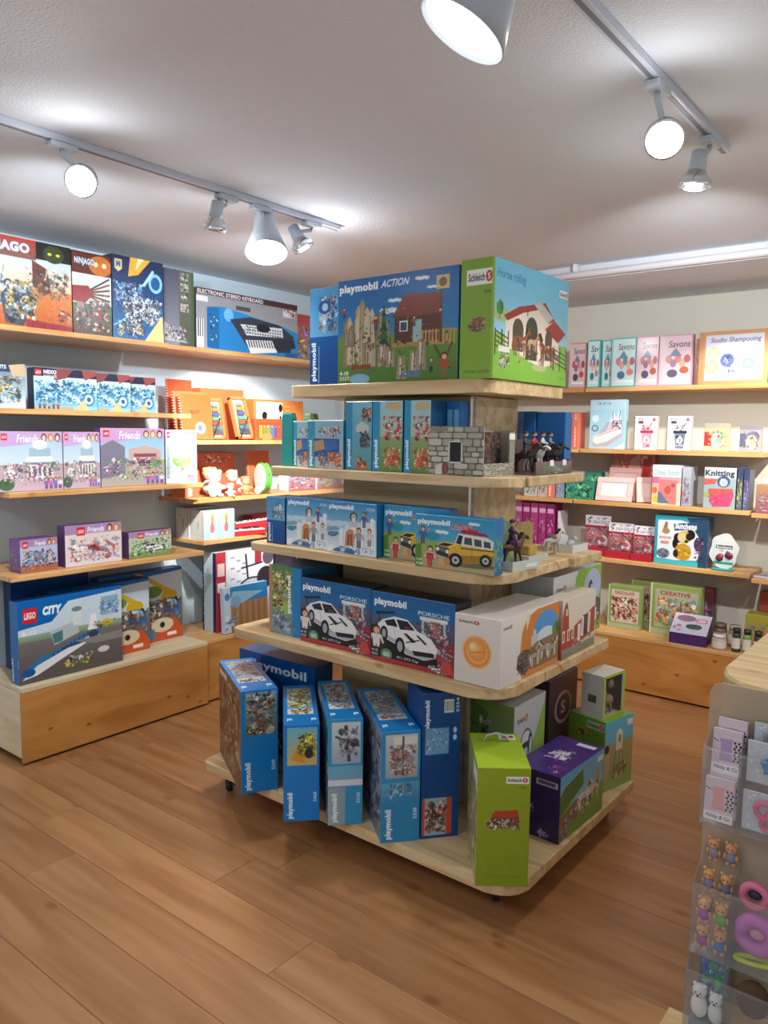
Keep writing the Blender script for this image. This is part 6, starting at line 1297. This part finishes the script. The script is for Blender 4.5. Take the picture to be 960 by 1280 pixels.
# shaped blister card
t = empty('blister_card', (-1.155, 4.53, Z4+.0006), 0, 'rounded white blister card with teal foot, right of the plush dog box', 'craft kit')
pts = []
for k in range(40):
    a = 2*math.pi*k/40; rx = .075+.006*math.sin(6*a); pts.append((rx*math.cos(a)*(1 if math.sin(a) > -.6 else 1.02), .108+.10*math.sin(a)*(1+.03*math.cos(5*a))))
prism('card', pts, 0, .004, mat((214, 218, 218), .4), t, bevel=0, axis='Y')
carton('print', None, None, (-.052, -.0012, .035), 0, .104, .001, .14, {'front': art_badge()}, 'd8dcdc', parent=t)
boxes('teal_foot', [(-.055, -.03, 0, .055, .03, .012)], mat((58, 160, 148), .4), t, bevel=.003)
balls('blister', [((-.022, -.004, .07), .02, (1, .5, 1)), ((.03, -.004, .085), .02, (1, .5, 1))], mat((120, 40, 70), .3, noise=.5), t)
carton('booklet', 'flat white booklet lying on the right end of the fourth shelf', 'booklet', (-1.0, 4.54, .7356), -8, .17, .14, .012, {'top': art_misc(55, 'c8c0cc', '8a7c94')}, 'd8d4dc')
# cabinet top
for i, (x0, x1, v, y) in enumerate(((-1.80, -1.60, 0, 4.45), (-1.72, -1.565, 0, 4.52), (-1.551, -1.262, 1, 4.47))):
    if i == 1: continue
    WB(['olive green kit with red cakes picture, left on the low cabinet', '', 'wider olive green kit with fruit picture on the low cabinet'][i], x0, x1, Z5, [.262, 0, .30][i], art_kidgreen(v), '8fa05c', .07, y+.055)
WB('pale green kit standing behind the red cakes kit', -1.70, -1.565, Z5, .285, art_kidgreen(0), 'a8b078', .06, 4.62)
WB('dark red box behind the fruit kit on the low cabinet', -1.30, -1.22, Z5, .29, art_misc(57, '6a2434', '4a3040'), '5a2434', .08, 4.6)
# tilted purple box with wedge front
tk = empty('craft_kit', (-1.385, 4.382, Z5+.0006), R(3), 'purple and white kit with a sloping top on the low cabinet', 'craft kit')
def wedge(name, w, d, h0, h1, m_side, top):
    bm = bmesh.new(); P = [(0, 0, 0), (w, 0, 0), (w, d, 0), (0, d, 0), (0, 0, h0), (w, 0, h0), (w, d, h1), (0, d, h1)]
    vs = [bm.verts.new(p) for p in P]; uvl = bm.loops.layers.uv.new('UVMap')
    for f in ((0, 3, 2, 1), (4, 5, 6, 7), (0, 1, 5, 4), (1, 2, 6, 5), (2, 3, 7, 6), (3, 0, 4, 7)):
        q = bm.faces.new([vs[i] for i in f]); q.material_index = 1 if f[0] == 4 else 0
        for l in q.loops: l[uvl].uv = (l.vert.co.x/w, l.vert.co.y/d)
    me = bpy.data.meshes.new(name); bm.to_mesh(me); bm.free(); me.materials.append(m_side); me.materials.append(top); return me
link('carton', wedge('carton', .2, .125, .062, .15, mat('4a2a64', .35), art_tilttop()), tk)
# jars and bottles
def jar(label, P, r, h, col, lid, name='jar', cat='jar', group=None):
    t = empty(name, (P[0], P[1], P[2]+.0006), 0, label, cat, group)
    lathe('glass', [(0, 0), (r*.95, 0), (r, .004), (r, h*.72), (r*.8, h*.8), (0, h*.8)], mat(col, .25), t, 18)
    lathe('lid', [(0, h*.8), (r*.86, h*.8), (r*.86, h), (0, h)], mat(lid, .35), t, 18)
    lathe('label_band', [(r+.0006, h*.15), (r+.0006, h*.6)], mat((214, 206, 190), .5), t, 18); return t
jar('squat pale jar at the cabinet edge, right of the sloping purple kit', (-1.125, 4.42, Z5), .038, .082, (176, 160, 140), (214, 208, 204))
jar('squat brown jar standing behind the pale jar', (-1.15, 4.53, Z5), .036, .12, (120, 92, 70), (110, 90, 70))
jar('squat tan jar standing behind the pale jar at its right', (-1.07, 4.53, Z5), .036, .12, (150, 126, 90), (170, 160, 140))
for i in range(3):
    jar('green paint bottle, %s of three right of the pale jar' % ['left', 'middle', 'right'][i], (-1.04+i*.055, 4.43, Z5), .022, .13, [(40, 66, 60), (120, 150, 80), (50, 66, 48)][i], [(30, 34, 34), (40, 46, 40), (30, 34, 34)][i], 'paint_bottle', 'bottle', 'green paint bottles on the low cabinet')
WB('olive yellow box behind the green paint bottles', -1.03, -.86, Z5, .19, art_misc(58, 'a8a03c', '8a8438'), '9c9438', .1, 4.56)
WB('orange red box at the far right of the low cabinet', -.99, -.84, Z5, .30, art_misc(59, 'b05c34', '7a3c34'), '9c4c34', .08, 4.69)

# ------------------------------------------------------------------ counter and acrylic rack at lower right
C = empty('sales_counter', (.1, 2.6, 0), 0, 'pale pine sales counter with rounded corner at the right edge', 'counter')
pts = [(.9, 3.4-.9), (-.545, 3.4-.9)]
def cpt(x, y): return (x-.1, y-2.6)
P_ = [cpt(.9, 3.3), cpt(-.512, 3.3), cpt(-.512, 2.09)]
for k in range(9):
    a = k/8*math.pi/2; P_.append(cpt(-.512+.13*(1-math.cos(a)), 2.09-.13*math.sin(a)))
P_ += [cpt(.9, 1.96)]
PINEC = wood('counter_pine', (224, 198, 150), (202, 168, 116), scale=(1, 9, 9), knots=.1)
prism('worktop', P_, .835, .905, PINEC, C, bevel=.007)
box('counter_front', (-.48-.1, 2.0-2.6, .0, .8, 2.03-2.6, .834), PINEC, C)
box('counter_side', (-.50-.1, 2.031-2.6, 0, -.47-.1, 3.28-2.6, .834), PINEC, C)
rk = empty('acrylic_rack', (-.515, 1.95, 0), 0, 'clear acrylic pocket rack on the front of the counter', 'display rack')
RY = 0.0
PB = clear_mat('frosted_acrylic', (206, 188, 166), .5, .3)
def rp_(x, y, z): return (x+.515, y-1.95, z)
prism('back_panel', [(.006, .10), (.9, .10), (.9, .905), (.03, .905), (.014, .897), (.006, .88)], -.006, 0, PB, rk, bevel=0, axis='Y', loc=(0, 0, 0))
def pocket(z0, z1, x0, x1, d, zb):
    """open topped pocket: floor, front, sloping side cheeks, divider"""
    p = boxes('pocket', [(x0, -d, z0, x1, -.006, z0+.004), (x0, -d-.004, z0, x1, -d, z1)], ACRYL, rk)
    for i, x in enumerate((x0, .102, x0+.3, x0+.5)):
        prism('divider', [(-.006, z0), (-d, z0), (-d, z1), (-.006, zb)], x-.0015, x+.0015, ACRYL, p, bevel=0).rotation_euler = (0, 0, 0)
        o = p.children[-1]; me = o.data
        for v in me.vertices: v.co = (v.co.z, v.co.x, v.co.y)
    tube('rim', [(x0, -d-.002, z1), (x1, -d-.002, z1)], .003, ACRYL, p, 6)
    tube('base_rim', [(x0, -d-.002, z0+.002), (x1, -d-.002, z0+.002)], .003, ACRYL, p, 6)
    return p
pocket(.585, .772, .022, .9, .095, .80)
pocket(.262, .435, .018, .9, .105, .50)
pocket(.02, .215, .014, .9, .11, .28)
def pouch(label, x, y, z, v, lean=8):
    t = carton('card_pouch', label, 'small gift', (x, y, z), 0, .066, .012, .103, {'front': art_pouch(v)}, 'e4dce4', 'small printed pouches in the acrylic rack', 5)
    return t
pouch('violet spotted card pouch, front of the upper pouches', -.486, 1.898, .700, 0)
pouch('orange spotted card pouch standing behind the violet one', -.481, 1.916, .722, 2)
pouch('pink spotted card pouch, front of the lower pouches', -.488, 1.862, .592, 1)
pouch('pink spotted card pouch standing behind the lower front one', -.484, 1.878, .6, 1)
def ringtoy(label, x, y, z, w, h, v, col, kind):
    t = empty('blister_pack', (x, y, z), 0, label, 'small gift')
    carton('card', None, None, (0, 0, 0), 0, w, .004, h, {'front': art_ringcard(v)}, 'c8d0d8', parent=t)
    if kind == 'star':
        pts = []
        for k in range(10):
            a = k*math.pi/5+math.pi/2; r = .026 if k % 2 == 0 else .014; pts.append((w*.45+r*math.cos(a), h*.5+r*math.sin(a)))
        prism('charm', pts, -.014, -.001, mat(col, .35), t, bevel=.003, axis='Y')
        tube('ring', [(w*.72+.022*math.cos(a), -.008, h*.36+.022*math.sin(a)) for a in [i*math.pi/6 for i in range(12)]], .006, mat(col, .35), t, 8, closed=True)
    else:
        bm = bmesh.new()
        for cx, cz, rr in ((.4, .62, .018), (.62, .5, .02), (.5, .3, .016), (.82, .34, .02)): tube_bm(bm, [(w*cx+rr*math.cos(a), -.008, h*cz+rr*math.sin(a)) for a in [i*math.pi/6 for i in range(12)]], .006, 8, True)
        link('charm', finish(bm, 'charm', mat(col, .35), smooth=True), t)
    return t
ringtoy('blister card with blue star shaped ring toy', -.406, 1.895, .70, .12, .10, 0, (30, 130, 190), 'star')
ringtoy('blister card with pink curled ring toy under the blue star one', -.406, 1.876, .592, .12, .095, 1, (232, 90, 140), 'curl')
ringtoy('grey card with silver charm behind the blue star one', -.40, 1.925, .755, .11, .08, 1, (150, 156, 164), 'curl')
def piglet(label, x, y, z, shirt, s=1.0, group='little animal dolls in the acrylic rack'):
    t = empty('animal_doll', (x, y, z), 0, label, 'toy figure', group); tan = mat((208, 154, 104), .45)
    b = balls('body', [((0, 0, .022*s), .0135*s, (1, .8, 1.25))], mat(shirt, .5), t)
    balls('leg', [((-.007*s, -.002, .005*s), .006*s, (1, 1.1, .9)), ((.007*s, -.002, .005*s), .006*s, (1, 1.1, .9))], tan, t)
    balls('arm', [((-.0145*s, -.003, .025*s), .0045*s, (1, 1, 1.9)), ((.0145*s, -.003, .025*s), .0045*s, (1, 1, 1.9))], tan, t)
    h = balls('head', [((0, -.001, .047*s), .0145*s, (1.05, .9, .95)), ((-.011*s, 0, .06*s), .005*s), ((.011*s, 0, .06*s), .005*s), ((0, -.014*s, .044*s), .006*s, (1.2, .7, .9))], tan, t)
    balls('eye', [((-.005*s, -.0135*s, .05*s), .0016*s), ((.005*s, -.0135*s, .05*s), .0016*s)], mat((24, 18, 16), .3), h); return t
pos = [((-.474, 1.868, .332), (148, 84, 168), 'animal doll in a violet dress, upper left of the clear pocket'), ((-.4345, 1.868, .332), (84, 180, 60), 'animal doll in a bright green shirt, upper right of the clear pocket'),
       ((-.474, 1.867, .2665), (156, 70, 150), 'animal doll in a purple dress, lower left of the clear pocket'), ((-.4345, 1.867, .2665), (40, 120, 190), 'animal doll in a bright blue shirt, lower right of the clear pocket')]
for p, cc, l in pos: piglet(l, *p, cc, 1.0)
for k, (x, y, z) in enumerate(((-.474, 1.897, .332), (-.4345, 1.897, .332), (-.474, 1.897, .398), (-.4345, 1.897, .398), (-.474, 1.926, .4635), (-.4345, 1.926, .4635))):
    piglet('animal doll in grey stripes heaped at the back, %s' % ['lower left', 'lower right', 'middle left', 'middle right', 'upper left', 'upper right'][k], x, y, z, [(120, 110, 150), (170, 160, 150), (140, 130, 170), (110, 120, 140), (150, 140, 160), (130, 140, 170)][k], .93)
def roundtoy(label, x, y, z, r, col, col2=None, name='ring_toy', thick=.35):
    t = empty(name, (x, y, z), 0, label, 'small gift')
    tube('ring', [(r*math.cos(a), 0, r+r*math.sin(a)) for a in [i*math.pi/10 for i in range(20)]], r*thick, mat(col, .4), t, 10, closed=True)
    if col2: balls('centre', [((0, .004, r), r*.6, (1, .4, .7))], mat(col2, .4), t)
    return t
roundtoy('pink ring toy with dark centre in the clear pocket', -.366, 1.868, .415, .026, (220, 120, 150), (40, 34, 80))
roundtoy('round violet ring toy in the clear pocket', -.355, 1.864, .318, .034, (196, 110, 190), (214, 150, 180), thick=.5)
t = empty('bracelet', (-.358, 1.872, .270), 0, 'lime green bracelet at the bottom of the clear pocket', 'small gift')
tube('band', [(.042*math.cos(a), .014*math.sin(a), .012+.006*math.cos(a)) for a in [i*math.pi/12 for i in range(24)]], .006, mat((196, 214, 50), .4), t, 8, closed=True)
def plushlet(label, x, y, z, col, s=1.0):
    t = empty('plush_keyring', (x, y, z), 0, label, 'soft toy', 'small plush animals in the lowest pocket')
    balls('body', [((0, 0, .03*s), .019*s, (1, .8, 1.5))], mat(col, .9), t); h = balls('head', [((0, -.002, .068*s), .016*s), ((-.011*s, 0, .08*s), .005*s), ((.011*s, 0, .08*s), .005*s)], mat(col, .9), t)
    balls('eye', [((-.005*s, -.0165*s, .07*s), .002*s), ((.005*s, -.0165*s, .07*s), .002*s), ((0, -.018*s, .064*s), .003*s)], mat((24, 20, 20), .4), h); return t
plushlet('small white plush penguin-like animal with dark cap, left in the lowest pocket', -.473, 1.868, .0848, (226, 226, 222), 1.05)
plushlet('small white plush bear, right of the first in the lowest pocket', -.435, 1.868, .0848, (220, 222, 222), .95)
carton('blister_card', 'blue grey backing card behind the white plush animals', 'small gift', (-.49, 1.905, .0848), 0, .072, .006, .165, {'front': art_misc(95, '7a90a8', '5c708c')}, '7a90a8', None, 6)
balls('fur_pompom', [((0, 0, .04), .04, (1, .8, 1.1))], mat((110, 84, 62), 1, noise=.5), None, (-.36, 1.895, .13)); tag(bpy.data.objects['fur_pompom'], 'brown furry pompom at the right of the lowest pocket', 'soft toy')
boxes('card_stack', [(-.492, 1.852, .0245, -.418, 1.93, .084)], mat((120, 130, 140), .5)); tag(bpy.data.objects['card_stack'], 'grey blue stack of cards under the white plush animals', 'small gift')
box('base_board', (-.05, -.26, .0, .9, -.006, .02), PINEC, rk)
# clear box standing on the counter
t = empty('acrylic_box', (-.43, 2.62, .9055), 0, 'clear acrylic box with white edge standing on the counter', 'display box')
boxes('wall', [(0, 0, 0, .2, .003, .11), (0, .003, 0, .003, .18, .11), (.003, .003, 0, .2, .18, .003)], ACRYL, t)
boxes('edge_strip', [(-.004, -.004, 0, .010, .0, .112), (0, -.002, .108, .2, 0, .112)], mat((232, 232, 230), .35), t)
boxes('contents', [(.02, .02, .004, .18, .15, .07)], mat((96, 88, 96), .6, noise=.6), t)
t = empty('acrylic_box', (-.41, 2.86, .9055), 0, 'second clear acrylic box farther back on the counter', 'display box')
boxes('wall', [(0, 0, 0, .2, .003, .16), (0, .003, 0, .003, .18, .16)], ACRYL, t); boxes('contents', [(.02, .02, .001, .18, .15, .1)], mat((150, 130, 140), .6, noise=.6), t)
